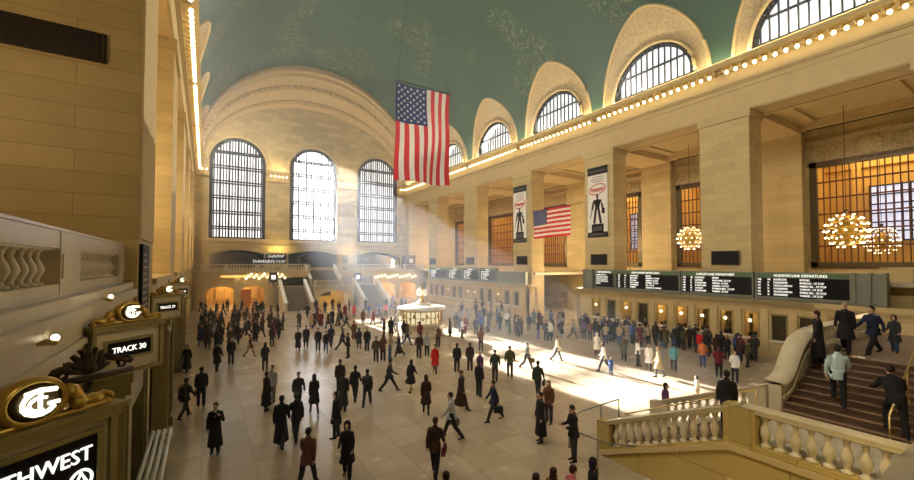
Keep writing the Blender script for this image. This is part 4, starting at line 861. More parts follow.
def person_proto(legs=(22, 8, -20, 25), arms=((-18, 6, 15), (18, 6, 20)), coat='jacket', hair='short', woman=False, lean=3, look=(0, 0), bare=False):
    """legs: thigh swing and knee bend of each leg (degrees, forward +); arms: swing, spread, elbow bend of each arm. Faces -Y."""
    def rot(v, ax, deg): return Matrix.Rotation(R(deg), 3, ax) @ Vector(v)
    sw = .17 if woman else .20; hw = .095
    J = {}; low = 9
    for s, (a, b_) in zip((1, -1), (legs[:2], legs[2:])):
        hp = Vector((s*hw, 0, 0)); kn = hp + Vector((s*.005, -.44*math.sin(R(a)), -.44*math.cos(R(a)))); an = kn + Vector((0, -.41*math.sin(R(a-b_)), -.41*math.cos(R(a-b_))))
        J[s] = (hp, kn, an, a-b_); low = min(low, an.z-.085)
    up = Vector((0, 0, -low)); 
    for s in (1, -1): J[s] = tuple(p+up for p in J[s][:3]) + (J[s][3],)
    pel = up.copy(); lv = Vector((0, -math.sin(R(lean)), math.cos(R(lean))))
    ch = pel + lv*.40; nk = pel + lv*.55; hd = nk + Vector((0, -.03-.06*math.sin(R(look[0])), .15))
    A = {}
    for s, (a, sp, e) in zip((1, -1), arms):
        sh = pel + lv*.475 + Vector((s*sw*.93, 0, 0)); el = sh + Vector((s*.28*math.sin(R(sp)), -.28*math.sin(R(a)), -.28*math.cos(R(a)))); 
        inw = -.35*math.sin(R(min(e, 90))) if e > 60 else 0
        wr = el + Vector((s*.25*inw, -.25*math.sin(R(a+e)), -.25*math.cos(R(a+e)))); A[s] = (sh, el, wr, (wr-el).normalized())
    # body: one continuous surface
    b = MB(); c_ = b.capsule
    for s in (1, -1):
        hp, kn, an, sa = J[s]; c_(hp, kn, .082, .055); c_(kn, an, .055, .036); f = an + Vector((0, 0, -.045)); c_(f + Vector((0, .03, -.01)), f + Vector((s*.01, -.13, -.015)), .036, .032)
        sh, el, wr, d = A[s]; c_(sh - Vector((s*.01, 0, .035)), el, .042, .038); c_(el, wr, .038, .025); pm = wr + d*.045; c_(wr, pm + d*.02, .026, .036, .55)
    c_(pel + Vector((0, 0, -.02)), pel + lv*.12, .13, .12, .75); c_(pel + lv*.12, ch, .12, .145, .68); c_(ch, pel + lv*.47, .145, .12, .65)
    [c_(pel + lv*.48, pel + lv*.43 + Vector((s*sw*.8, 0, 0)), .045, .042) for s in (1, -1)]; c_(pel + lv*.5, hd - Vector((0, 0, .05)), .055, .052)
    yw = R(look[1]); HM = Matrix.Translation(hd) @ Matrix.Rotation(yw, 4, 'Z') @ Matrix.Rotation(R(look[0]), 4, 'X')
    def hp_(x, y, z): return HM @ Vector((x, y, z))
    def hball(c, r, sc): 
        n = len(b.v); b.ball((0, 0, 0), r, 16, 10, sc); b.v[n:] = [tuple(HM @ (Vector(p)+Vector(c))) for p in b.v[n:]]
    hball((0, .008, .02), .092, (.83, 1.03, 1.05)); hball((0, -.03, -.045), .066, (.85, .9, .95)); hball((0, -.095, -.015), .018, (.75, 1.2, 1.6)); hball((0, -.085, .025), .045, (1.2, .35, .28)); hball((0, -.078, -.06), .02, (1.3, .7, .5)); hball((0, -.06, -.10), .03, (1, .8, .7))
    for s in (1, -1): hball((s*.078, .01, -.01), .022, (.4, .9, 1.4))
    body = remesh(b, 'body', [SKIN[0], EYE, LIP], .0125, 3, .4)
    inv = HM.inverted()
    for p in body.polygons:
        q = inv @ p.center
        if q.y < -.055:
            if abs(abs(q.x)-.031) < .014 and abs(q.z-.006) < .008: p.material_index = 1
            elif abs(q.x) < .026 and abs(q.z+.058) < .008: p.material_index = 2
    # fingers rooted in the palm, each its own tapering bent chain
    h = MB()
    for s in (1, -1):
        wr, d = A[s][2], A[s][3]; u = Vector((0, 1, 0)) - d*d.y; u = u.normalized(); w_ = d.cross(u)*(1 if d.cross(u).x*s < 0 else -1)
        for k, (o_, L_) in enumerate(((-.027, .066), (-.009, .078), (.009, .072), (.027, .056))):
            p0 = wr + d*.055 + u*o_; p1 = p0 + d*L_*.55 + w_*.006; p2 = p1 + d*L_*.38 + w_*.02; p3 = p2 + d*L_*.15 + w_*.02
            h.tube([p0, p1, p2, p3], [.0085, .0082, .0074, .004], 6)
        t0 = wr + d*.02 - u*.025; h.tube([t0, t0 + d*.03 - u*.022 + w_*.008, t0 + d*.058 - u*.024 + w_*.02], [.0105, .0095, .005], 6)
    import bmesh
    hm = h.mesh('h', SKIN[0], True); bm = bmesh.new(); bm.from_mesh(body); bm.from_mesh(hm); bm.to_mesh(body); bm.free(); bpy.data.meshes.remove(hm)
    body.polygons.foreach_set('use_smooth', [True]*len(body.polygons))
    # clothes
    t = MB()
    if not bare:
        for s in (1, -1):
            hp, kn, an, sa = J[s]; t.capsule(hp + Vector((-s*.01, 0, .03)), kn, .105, .078); t.capsule(kn, an + Vector((0, .0, .02)), .078, .066)
        t.capsule(pel + Vector((0, 0, -.02)), pel + lv*.14, .15, .14, .8)
    else:
        for s in (1, -1):
            hp, kn, an, sa = J[s]; t.capsule(hp, kn, .092, .064); t.capsule(kn, an, .064, .044)
        t.capsule(pel + Vector((0, 0, -.02)), pel + lv*.12, .14, .13, .75)
    trou = remesh(t, 'trousers', [SKIN[0]], .02, 3)
    k = MB(); puff = 1.14 if coat == 'puffer' else 1.0
    for s in (1, -1):
        sh, el, wr, d = A[s]; k.capsule(sh + Vector((-s*.015, 0, -.02)), el, .066*puff, .056*puff); k.capsule(el, wr - d*.02, .056*puff, .045*puff); k.capsule(wr-d*.05, wr-d*.01, .047, .047)
    k.capsule(pel + lv*.08, ch, .158*puff, .172*puff, .75); k.capsule(ch, pel + lv*.43, .172*puff, .13, .72); [k.capsule(pel + lv*.485, pel + lv*.445 + Vector((s_*sw*.86, 0, 0)), .075, .066*puff) for s_ in (1, -1)]
    k.capsule(pel + lv*.5, pel + lv*.56 + Vector((0, .012, 0)), .08, .074)     # collar
    hem = {'jacket': -.16, 'puffer': -.14, 'knee': -.42, 'long': -.68, 'skirt': -.45}[coat]; 
    sp = abs(J[1][2].y-J[-1][2].y)*(.18 if coat in ('long', 'knee', 'skirt') else .08); dirn = (J[1][1].y+J[-1][1].y)/2 - pel.y
    rings = []
    for q in range(7):
        f = q/6; z = .1*(1-f) + hem*f; wd = .165 + (.085 if hem < -.3 else .02)*f; dp = .13 + (.06+sp)*f; c = pel + Vector((0, dirn*f*.5, z)) + lv*0
        rings.append([c + Vector((wd*math.cos(a*2*PI/20), dp*math.sin(a*2*PI/20), .008*math.sin(a*3))) for a in range(20)])
    k.rings(rings)
    cm = remesh(k, 'coat', [SKIN[0]], .02, 4)
    # lapel and shirt front, scarf
    sf = MB(); n0 = pel + lv*.52
    sf.capsule(n0 + Vector((0, -.055, .005)), n0 + Vector((0, -.11, -.14)), .045, .022, .8, 8); sf.capsule(n0 + Vector((0, -.03, .05)), n0 + Vector((0, -.06, .0)), .052, .05, .8, 10)
    sfm = sf.mesh('shirt_front', SKIN[0], True)
    sh = MB()
    for s in (1, -1):
        hp, kn, an, sa = J[s]; T_ = Matrix.Translation(an) @ Matrix.Rotation(R(max(-28, min(20, -sa*.8 if an.z > .12 else 0))), 4, 'X')
        sh.rings([[T_ @ Vector((w2*math.cos(a*PI/5)+s*.008, y, -.085+max(0, hh*(1+math.sin(a*PI/5))*.5))) for a in range(10)] for y, w2, hh in ((.075, .02, .05), (.06, .036, .10), (0, .043, .12), (-.06, .045, .075), (-.12, .046, .055), (-.165, .035, .045), (-.185, .012, .03))])
    n_ = len(sh.v)//2; nf_ = len(sh.f)//2; s1 = MB(); s1.v = sh.v[:n_]; s1.f = sh.f[:nf_]; s1.m = sh.m[:nf_]; s2 = MB(); s2.v = sh.v[n_:]; s2.f = [tuple(i-n_ for i in f_) for f_ in sh.f[nf_:]]; s2.m = sh.m[nf_:]
    hr = MB()
    def hb(c, r, sc):
        n = len(hr.v); hr.ball((0, 0, 0), r, 14, 9, sc); hr.v[n:] = [tuple(HM @ (Vector(p)+Vector(c))) for p in hr.v[n:]]
    if hair == 'hat': hb((0, .015, .06), .098, (.95, 1.05, .75)); hb((0, .03, .03), .095, (.95, .95, .5))
    elif hair == 'bald': hb((0, .045, -.01), .082, (1.0, .75, .75))
    elif hair == 'hood': hb((0, .035, .025), .118, (.95, .95, 1.1)); hb((0, .05, -.09), .10, (1.1, .9, .8))
    else: hb((0, .025, .045), .098, (.92, 1.0, .92)); hb((0, .05, .0), .09, (.95, .75, .9))
    if hair == 'long': hb((0, .06, -.10), .09, (1.05, .55, 1.5)); hb((.06, .02, -.06), .04, (.8, .9, 2.2)); hb((-.06, .02, -.06), .04, (.8, .9, 2.2))
    if hair == 'bun': hb((0, .12, .05), .045, (1, 1, 1))
    hrm = remesh(hr, 'hair', [SKIN[0]], .012, 2)
    if hair == 'hat': hrm.name = 'hat'
    return dict(parts=[('body', body), ('trousers' if not bare else 'tights', trou), ('coat', cm), ('shirt_front', sfm), ('shoe', s1.mesh('shoe', M['black'], True)), ('shoe', s2.mesh('shoe', M['black'], True)), ('hat' if hair == 'hat' else 'hood' if hair == 'hood' else 'hair', hrm)], hand={1: A[1][2] + A[1][3]*.09, -1: A[-1][2] + A[-1][3]*.09}, back=pel + lv*.33 + Vector((0, .17, 0)), hd=hd)
PR = {
 'walk': person_proto((24, 6, -20, 22), ((-20, 6, 12), (18, 6, 22))),
 'walk2': person_proto((-18, 20, 26, 8), ((18, 8, 25), (-16, 8, 12)), 'jacket', 'short', lean=5),
 'stride': person_proto((32, 4, -28, 12), ((-28, 8, 20), (30, 8, 30)), 'jacket', 'short', lean=6),
 'walklong': person_proto((20, 5, -18, 20), ((-14, 6, 12), (14, 6, 20)), 'long', 'short', lean=3),
 'phone': person_proto((5, 2, -4, 4), ((25, 14, 122), (3, 8, 15)), 'long', 'short', lean=1, look=(6, -12)),
 'stand': person_proto((2, 1, -3, 2), ((2, 8, 8), (0, 8, 12)), 'jacket', 'short', lean=1),
 'standlong': person_proto((3, 1, -3, 2), ((4, 6, 10), (2, 6, 14)), 'long', 'short', lean=1),
 'hands': person_proto((4, 4, -2, 2), ((14, 8, 72), (12, 8, 76)), 'jacket', 'short', lean=2, look=(18, 5)),
 'woman': person_proto((20, 5, -17, 22), ((-14, 8, 12), (14, 8, 35)), 'knee', 'long', True, 3, bare=True),
 'womanstand': person_proto((3, 1, -3, 2), ((3, 8, 15), (20, 10, 80)), 'puffer', 'long', True, 1),
 'hood': person_proto((12, 3, -10, 12), ((8, 8, 40), (14, 8, 60)), 'knee', 'hood', True, 3),
 'skirt': person_proto((12, 3, -12, 14), ((-8, 8, 14), (10, 8, 24)), 'skirt', 'bun', True, 2, bare=True),
 'hat': person_proto((10, 4, -12, 10), ((-6, 8, 15), (8, 8, 20)), 'knee', 'hat', lean=2),
 'puffer': person_proto((8, 4, -8, 8), ((2, 14, 20), (4, 14, 26)), 'puffer', 'hat', lean=2),
 'climb': person_proto((48, 62, -8, 8), ((-20, 12, 25), (26, 12, 35)), 'jacket', 'short', lean=12),
 'bend': person_proto((40, 50, -6, 10), ((30, 18, 50), (34, 18, 60)), 'puffer', 'short', lean=28, look=(20, 0)),
 'baldwalk': person_proto((18, 5, -16, 18), ((-12, 6, 12), (12, 6, 25)), 'knee', 'bald', lean=3),
}
COL = {'black': (.014, .013, .015), 'charcoal': (.035, .035, .04), 'navy': (.018, .025, .065), 'dark brown': (.045, .022, .012), 'brown': (.13, .055, .03), 'olive': (.07, .065, .025), 'grey': (.20, .20, .21), 'pale grey': (.42, .42, .44), 'red': (.62, .012, .015), 'maroon': (.15, .012, .02), 'cream': (.70, .64, .50), 'white': (.78, .77, .74), 'beige': (.45, .34, .20), 'blue': (.05, .09, .25), 'orange': (.62, .20, .06), 'purple': (.12, .04, .12), 'teal': (.12, .35, .38), 'yellow': (.45, .34, .05), 'pale teal': (.42, .55, .56), 'pink': (.60, .16, .22), 'green': (.04, .10, .05), 'dark green': (.02, .035, .02)}
HAIRC = [(.015, .01, .008), (.05, .025, .012), (.02, .012, .01), (.28, .18, .07), (.25, .24, .23)]
HC = ['black', 'dark brown', 'black', 'blond', 'grey']
HM_ = [plain('hair_%d' % i, c, .5) for i, c in enumerate(HAIRC)]
def colm(n): return plain('cloth_'+n.replace(' ', '_'), COL[n], .85)
spots = []
def person(loc, kind, heading, coat='black', legs='charcoal', label='', group=None, shirt='charcoal', hair=0, skin=0, scale=1.0, cat='person'):
    """heading: compass angle (degrees, 0 = towards +Y) the figure faces"""
    pr = PR[kind]; root = empty('person', loc, R(180-heading)); root.scale = (scale,)*3
    tag(root, label, cat, group); spots.append((loc[0], loc[1]))
    for nm, me in pr['parts']:
        o = bpy.data.objects.new(nm, me); C.objects.link(o); o.parent = root
        if nm == 'shoe': continue
        mt = {'body': SKIN[skin], 'trousers': colm(legs), 'tights': colm(legs), 'coat': colm(coat), 'shirt_front': colm(shirt), 'hair': HM_[hair], 'hat': colm('charcoal'), 'hood': colm(coat)}[nm]
        o.material_slots[0].link = 'OBJECT'; o.material_slots[0].material = mt
    return root
def held(root, kind, side, what, color, label):
    pr = PR[kind]; h = root.matrix_basis @ (pr['hand'][side] if side else pr['back']); rz = root.rotation_euler.z; m_ = plain('leather_'+color.replace(' ', '_'), COL[color], .5, .2)
    b = empty(what, h, rz); tag(b, label, {'briefcase': 'bag', 'handbag': 'bag', 'backpack': 'backpack', 'shoulder_bag': 'bag'}[what])
    if what == 'backpack': 
        k = MB().rings([[Vector((w_*math.cos(a*PI/8), .02+d_*math.sin(a*PI/8), z)) for a in range(16)] for z, w_, d_ in ((-.26, .08, .04), (-.24, .15, .10), (-.05, .17, .13), (.12, .15, .10), (.2, .08, .05))]); k.build('pack', m_, b, True)
        MB().rings([[Vector((.1*math.cos(a*PI/6), .12+.05*math.sin(a*PI/6), z)) for a in range(12)] for z in (-.2, -.04)]).build('pocket', m_, b.children[0], True)
        for s in (1, -1): MB().tube([(s*.09, -.02, .16), (s*.1, -.18, .17), (s*.11, -.33, .05), (s*.1, -.2, -.15), (s*.09, 0, -.2)], .018, 6).build('strap', m_, b, True)
    else:
        w_, hh = {'briefcase': (.20, .30), 'handbag': (.13, .20), 'shoulder_bag': (.19, .28)}[what]
        MB().rings([[(-.05, -w_, z), (.05, -w_, z), (.05, w_, z), (-.05, w_, z)] if 0 else [(-d, -w2, z), (d, -w2, z), (d, w2, z), (-d, w2, z)] for z, d, w2 in ((-hh-.06, .055, w_), (-.16, .06, w_), (-.07, .03, w_*.92))]).build('bag_body', m_, b)
        MB().tube([(0, -.07, -.08), (0, -.06, -.01), (0, 0, .01), (0, .06, -.01), (0, .07, -.08)], .012, 6).build('handle', m_, b, True)
        MB().box(-.065, -w_*.6, -.2, -.055, w_*.6, -.1).build('flap', m_, b)
    return b
def face(p, how):
    """compass heading for a figure standing at p: towards / away from the camera, or a compass number"""
    to = math.degrees(math.atan2(-p.x, -p.y))
    return {'to': to, 'away': to+180, 'rt': to-90, 'lf': to+90}.get(how[0], 0) + how[1] if isinstance(how, tuple) else how
def P(px, py, kind, how, coat, label, legs='charcoal', z=0.0, **kw):
    if not isinstance(how, tuple): how = (how, 0)
    p = at_z(px, py, z); return person(p, kind, face(p, how), coat, legs, label, **kw)
# --- people one can point at, nearest first
a = P(215, 453, 'phone', ('to', 8), 'black', 'person in a full length black coat, one hand raised to the ear, standing alone', shirt='white')
a = P(185, 418, 'walk', ('away', 40), 'charcoal', 'person with a dark backpack walking towards the hall, below the second gate sign'); held(a, 'walk', 0, 'backpack', 'dark brown', 'dark backpack worn by the walker below the gate signs')
a = P(201, 406, 'stand', ('away', 0), 'black', 'broad person in black seen from behind with a bag at the hip', 'navy', scale=1.03); held(a, 'stand', 1, 'shoulder_bag', 'maroon', 'maroon bag at the hip of the broad walker by the gates')
P(187, 372, 'walklong', ('to', 30), 'black', 'person in a long black coat hugging the gate wall', scale=.98)
P(217, 371, 'hat', ('away', 25), 'black', 'person in a knee-length black coat and hat walking away, clear of the gate crowd')
P(231, 364, 'stand', ('to', 0), 'black', 'person in black standing with legs apart in front of the gate crowd')
P(250, 357, 'walk', ('rt', 20), 'brown', 'small person in brown striding alone on the bare grey floor', 'beige', scale=.93)
a = P(266, 411, 'standlong', ('rt', -30), 'black', 'person in a long black coat carrying a red-brown bag, behind the dark pair', scale=1.0); held(a, 'standlong', 1, 'shoulder_bag', 'brown', 'red-brown bag held by the person behind the dark pair')
P(265, 371, 'womanstand', ('away', 0), 'black', 'person with long dark hair in a black coat, just above the grey topped figure')
a = P(272, 402, 'stand', ('to', 30), 'pale grey', 'person in a pale grey top with a tan folded bag', 'grey'); held(a, 'stand', -1, 'handbag', 'brown', 'tan bag held out by the pale grey topped person')
P(281, 447, 'walklong', ('away', 10), 'black', 'tall person in black, larger of the dark pair seen from behind', scale=1.07)
P(296, 440, 'walk2', ('away', -15), 'black', 'person in a black jacket close beside the taller dark figure', scale=1.02)
P(298, 409, 'walk2', ('to', -10), 'charcoal', 'person in a dark open jacket with a maroon front, walking towards the balcony', shirt='maroon')
a = P(314, 413, 'woman', ('away', -10), 'black', 'person with long dark hair and a short black coat, standing in the white glare', 'brown'); held(a, 'woman', -1, 'handbag', 'charcoal', 'small dark handbag of the long haired person in the glare')
P(307, 488, 'walk2', ('away', 25), 'brown', 'person in a brown jacket walking away, cut by the bottom of the view', scale=1.03)
a = P(347, 478, 'hood', ('to', 10), 'black', 'hooded person in black holding a phone near the bottom of the view', 'black'); held(a, 'hood', -1, 'handbag', 'white', 'white carrier bag hanging from the hooded person')
a = P(336, 438, 'stand', ('lf', 20), 'black', 'person in black with a pale collar and a dark briefcase', shirt='white'); held(a, 'stand', -1, 'briefcase', 'black', 'black briefcase of the pale collared person')
P(343, 411, 'standlong', ('away', 10), 'charcoal', 'person in a charcoal long coat behind the briefcase carrier')
P(340, 394, 'stand', ('away', 0), 'dark brown', 'person in a dark brown jacket directly above the charcoal coated one')
P(355, 401, 'walk', ('away', 15), 'black', 'black jacketed one of the two companions walking close together')
a = P(367, 406, 'walk2', ('away', 10), 'charcoal', 'companion with a rucksack beside the black jacketed walker'); held(a, 'walk2', 0, 'backpack', 'black', 'black rucksack on the companion of the black jacketed walker')
P(389, 391, 'stride', ('rt', 0), 'charcoal', 'person in mid stride with widely spread legs crossing the floor', 'black', shirt='grey')
a = P(411, 392, 'woman', ('away', 25), 'black', 'person in a short black coat with yellow legwear', 'yellow', scale=.97); held(a, 'woman', 1, 'handbag', 'black', 'black bag of the person with yellow legwear')
P(426, 414, 'woman', ('away', 0), 'dark brown', 'person with long brown hair walking away, just beyond the suited briefcase carrier', 'black', hair=1)
a = P(435, 475, 'walk', ('away', 12), 'dark brown', 'person in a dark brown suit walking away with a maroon briefcase', 'black', scale=1.05, hair=1); held(a, 'walk', -1, 'briefcase', 'maroon', 'maroon briefcase of the brown suited walker')
a = P(452, 438, 'walk2', ('lf', 10), 'pale grey', 'person in a pale grey shirt carrying a coat over the arm', 'black', scale=1.02); held(a, 'walk2', -1, 'shoulder_bag', 'grey', 'grey coat bundle carried by the pale shirted walker')
P(461, 410, 'walklong', ('rt', 30), 'dark brown', 'person in a long dark brown coat leaning forward, behind the pale shirted walker', hair=1, scale=1.04)
a = P(494, 421, 'walk', ('lf', -20), 'navy', 'person in a blue-grey jacket stepping with a dark bag behind'); held(a, 'walk', 1, 'shoulder_bag', 'black', 'dark bag of the blue-grey jacketed walker')
P(479, 396, 'stand', ('away', 30), 'black', 'slim person in black standing above the blue-grey jacketed walker')
P(457, 372, 'stand', ('away', 0), 'black', 'person in black with arms out, first of three lined along the bright patch'); P(470, 371, 'stand', ('away', -10), 'dark brown', 'person in dark brown, second of three lined along the bright patch'); P(495, 381, 'puffer', ('away', 5), 'dark green', 'person in a bulky dark green jacket at the edge of the sunlight'); P(480, 378, 'womanstand', ('to', 0), 'purple', 'short person in a purple top between two dark jackets', scale=.85)
P(510, 377, 'puffer', ('away', 0), 'olive', 'person in a bulky olive jacket standing in the sunlight', scale=1.04)
P(435, 373, 'skirt', ('to', 10), 'red', 'person in a bright red knee-length coat below the information booth', 'black')
a = P(527, 369, 'walk', ('rt', 10), 'grey', 'person in grey with a red scarf and bag in the sunlight', shirt='red'); held(a, 'walk', -1, 'shoulder_bag', 'olive', 'olive bag of the red scarfed person')
a = P(538, 397, 'walk', ('away', 15), 'dark green', 'tall person in dark green walking away with a satchel', scale=1.05); held(a, 'walk', -1, 'shoulder_bag', 'dark green', 'dark satchel of the tall green jacketed walker')
P(541, 442, 'standlong', ('to', 60), 'black', 'person in a long black coat in front of a brown haired companion', scale=1.05)
P(549, 423, 'womanstand', ('to', 20), 'brown', 'brown haired person in a brown jacket behind the long black coat', hair=1)
P(574, 461, 'hands', ('lf', -30), 'black', 'person in a dark jacket looking down with folded hands beside the pipe handrail', 'charcoal', scale=1.06, hair=0)
for i, (hx, hy, ct, kd, lb, hr_) in enumerate(((489, 496, 'black', 'stand', 'person of whom only the hair shows at the very bottom edge', 1), (535, 476, 'charcoal', 'hands', 'dark haired person in the bottom corner group, beside the brown haired one', 0), (553, 469, 'brown', 'womanstand', 'brown haired person in the bottom corner group holding something up', 1), (571, 467, 'pink', 'hands', 'person in a pink top in the bottom corner group', 1), (592, 459, 'black', 'hood', 'large hooded person in black right against the stair balustrade', 0))):
    p = at_z(hx, hy, 1.72); person((p.x, p.y, 0), kd, face(p, ('away', 20*i)), ct, 'charcoal', lb, hair=hr_)
p = at_z(446, 472, 1.75); person((p.x, p.y, 0), 'stand', face(p, ('away', 0)), 'charcoal', 'charcoal', 'person of whom only the head shows at the bottom, beside the brown suited walker')
# --- on the west stair
person((12.9, 5.75, 1.75), 'stand', 60, 'black', 'black', 'person in black just inside the stair balustrade, head above the rail', hair=0)
person((17.05, 4.85, zst(17.05)), 'standlong', 340, 'black', 'black', 'person in an ankle-length black coat standing at the top of the stair')
person((18.35, 4.5, 3.6), 'baldwalk', 265, 'black', 'black', 'grey haired person in a black coat reading a paper at the stair top', hair=4)
person((15.35, 3.95, zst(15.5)), 'climb', 75, 'pale teal', 'black', 'person in a pale teal jacket climbing the stair', shirt='white')
person((18.9, 3.95, 3.6), 'stride', 290, 'navy', 'black', 'person in a navy suit striding along the upper landing', scale=.97)
person((19.9, 3.65, 3.6), 'hood', 270, 'charcoal', 'blue', 'small figure in dark clothes beside the striding person on the landing', scale=.72)
person((14.85, 2.72, zst(14.85)), 'bend', 60, 'black', 'black', 'large person in black bending over the handrail beside the stone parapet', scale=1.03)
p = at_z(665, 384, 1.7); person((p.x, p.y, 0), 'womanstand', face(p, ('rt', 0)), 'purple', 'charcoal', 'person in a purple jacket passing behind the sunlit stair balustrade', scale=1.0)
p = at_z(697, 378, 1.2); person((p.x, p.y, 0), 'womanstand', face(p, ('lf', 0)), 'cream', 'beige', 'small person in cream sitting low behind the sunlit balustrade', scale=.75)
# --- mid distance: placed one by one
mid = [
 (298, 350, 'walklong', 'to', 'black', 'black coated figure, one of an overlapping pair in the glare'), (306, 348, 'hat', 'to', 'charcoal', 'charcoal coated figure, other one of the overlapping pair in the glare'),
 (318, 351, 'stand', 'to', 'black', 'taller of two people in black facing the balcony in the glare'), (326, 353, 'walk', 'to', 'black', 'shorter of two people in black facing the balcony in the glare'),
 (331, 347, 'walk', ('away', 10), 'navy', 'dark blue coated walker just past the facing pair'), (342, 350, 'stride', ('rt', 0), 'navy', 'striding dark blue walker with bent back past the facing pair'),
 (272, 347, 'womanstand', 'away', 'dark brown', 'dark brown coated person at the near edge of the gate crowd'), (279, 339, 'walk', ('away', 20), 'black', 'black walker next to the dark brown coat at the crowd edge'), (283, 330, 'stand', ('rt', 0), 'charcoal', 'slim charcoal figure at the crowd edge below the gold pier'),
 (299, 328, 'womanstand', 'to', 'olive', 'small olive figure alone on the white floor'), (311, 329, 'skirt', 'to', 'beige', 'figure in a beige coat alone on the white floor'), (317, 318, 'walk', ('rt', 0), 'maroon', 'maroon figure near the foot of the far north flight'), (325, 313, 'stand', 'to', 'black', 'slim black figure before the yellow arch'), (339, 314, 'stand', 'to', 'charcoal', 'charcoal figure before the right edge of the yellow arch'),
 (332, 325, 'walklong', 'to', 'navy', 'navy coated figure on the white floor below the yellow arch'), (340, 322, 'walk2', ('lf', 0), 'black', 'black walker in the group below the yellow arch'), (346, 329, 'stride', ('rt', 0), 'black', 'striding black figure with dark bag below the yellow arch'), (345, 318, 'skirt', 'to', 'maroon', 'maroon coated figure behind the group below the yellow arch'),
 (348, 358, 'stand', ('lf', 0), 'black', 'black jacketed person with slim legs left of the single long coat'), (354, 340, 'walklong', 'away', 'brown', 'person in a long brown coat in the centre of the floor'), (359, 349, 'woman', 'away', 'charcoal', 'charcoal coated person touching the long brown coat'), (367, 351, 'stand', 'to', 'black', 'person in black standing with feet apart, facing the balcony'),
 (354, 317, 'skirt', 'to', 'red', 'small figure in red far off near the yellow arch'), (363, 325, 'womanstand', 'away', 'brown', 'brown jacketed figure beside the small red one'), (373, 325, 'skirt', ('rt', 0), 'maroon', 'figure with a long maroon skirt walking in the distance'), (386, 317, 'womanstand', 'to', 'pink', 'figure with a pink top in the distant haze'), (382, 325, 'stand', 'away', 'grey', 'grey figure by the pink topped one'),
 (391, 337, 'standlong', 'away', 'black', 'black figure with a slim outline before the booth'), (396, 331, 'stand', 'to', 'grey', 'grey figure in strong light before the booth'), (384, 338, 'stand', ('rt', 0), 'charcoal', 'charcoal figure beside the slim black one before the booth'), (399, 356, 'walklong', ('lf', 0), 'black', 'person in an ankle-length black coat leaning forward, near the booth'), (407, 345, 'walk2', ('rt', 0), 'olive', 'striding olive jacketed person beside the booth'),
 (419, 358, 'puffer', 'to', 'dark brown', 'dark brown jacketed person facing the balcony in front of the booth'), (427, 356, 'stand', ('to', 0), 'pale grey', 'person in a pale grey top in front of the booth'), (420, 343, 'womanstand', 'away', 'maroon', 'maroon clothed person leaning on the booth counter'), (404, 340, 'womanstand', 'away', 'black', 'black clothed person waiting at the booth counter'),
 (376, 362, 'puffer', 'away', 'olive', 'person in a bulky olive coat, first of an overlapping pair'), (383, 361, 'womanstand', 'away', 'brown', 'person in brown overlapping the bulky olive coat'), (390, 359, 'womanstand', ('rt', 0), 'beige', 'short fair haired person beside the olive and brown pair'), (438, 347, 'womanstand', 'to', 'brown', 'brown haired person just behind the red coat'),
 (450, 336, 'standlong', ('lf', 0), 'black', 'black coated person against the side of the booth'), (456, 329, 'walk', 'away', 'charcoal', 'charcoal coated person walking past the booth'), (462, 338, 'womanstand', ('rt', 0), 'white', 'person in a white and blue striped jacket past the booth'), (476, 335, 'puffer', 'away', 'charcoal', 'bulky charcoal figure in the haze past the booth'), (481, 351, 'womanstand', 'away', 'brown', 'brown figure in front of the bulky charcoal one'), (487, 331, 'skirt', 'to', 'cream', 'figure in a cream coat in the haze'), (500, 331, 'stand', 'away', 'black', 'black figure with white bag in the haze'), (507, 327, 'stand', 'to', 'cream', 'figure in a cream jacket beside the black one in the haze'), (518, 337, 'walk', 'away', 'charcoal', 'charcoal walker at the upper edge of the sunlit band'),
 (529, 331, 'stand', 'away', 'navy', 'navy figure at the haze edge before the ticket corner'), (539, 326, 'stand', 'away', 'charcoal', 'charcoal figure in the haze below the wall flag'), (546, 341, 'puffer', 'away', 'charcoal', 'bulky charcoal figure standing just above the sunlit band'), (538, 339, 'stand', ('lf', 0), 'navy', 'navy figure left of the bulky charcoal one'), (560, 331, 'stand', 'to', 'grey', 'grey figure in the haze near the ticket corner'), (573, 339, 'walk', ('rt', 0), 'grey', 'grey walker above the sunlit band near the ticket corner'), (584, 339, 'womanstand', 'away', 'purple', 'purple jacketed figure near the ticket corner'),
 (557, 361, 'walk', ('rt', 0), 'cream', 'person in cream with long shadow in the sunlit band'), (550, 341, 'womanstand', 'to', 'white', 'small pale figure at the upper edge of the sunlit band'), (604, 371, 'walk', ('lf', 0), 'cream', 'person in a cream jacket striding through the sunlit band'), (611, 375, 'womanstand', 'to', 'blue', 'child in blue beside the cream jacketed strider'), (597, 356, 'hood', 'away', 'cream', 'hooded person in cream at the upper edge of the sunlit band'), (624, 361, 'hat', 'away', 'olive', 'olive coated person at the upper edge of the sunlit band'),
 (638, 366, 'womanstand', ('rt', 0), 'white', 'person in white in front of the ticket queue'), (649, 370, 'skirt', 'to', 'white', 'person in a long white coat in front of the ticket queue'), (659, 377, 'skirt', ('lf', 0), 'beige', 'fair haired person in a long beige coat near the stair rail'), (674, 371, 'walk', 'away', 'teal', 'person with a teal top and white bag before the ticket queue'), (703, 367, 'puffer', 'away', 'orange', 'person in an orange jacket before the ticket queue'), (719, 377, 'hands', 'to', 'maroon', 'person with a maroon vest reading, before the ticket queue'), (735, 382, 'womanstand', 'to', 'white', 'person in a black and white patterned jacket by the curved stair foot'), (754, 361, 'hat', 'away', 'charcoal', 'charcoal figure in a cap beside the curved stair parapet'), (590, 340, 'stand', 'away', 'maroon', 'maroon figure at the corner of the ticket office')]
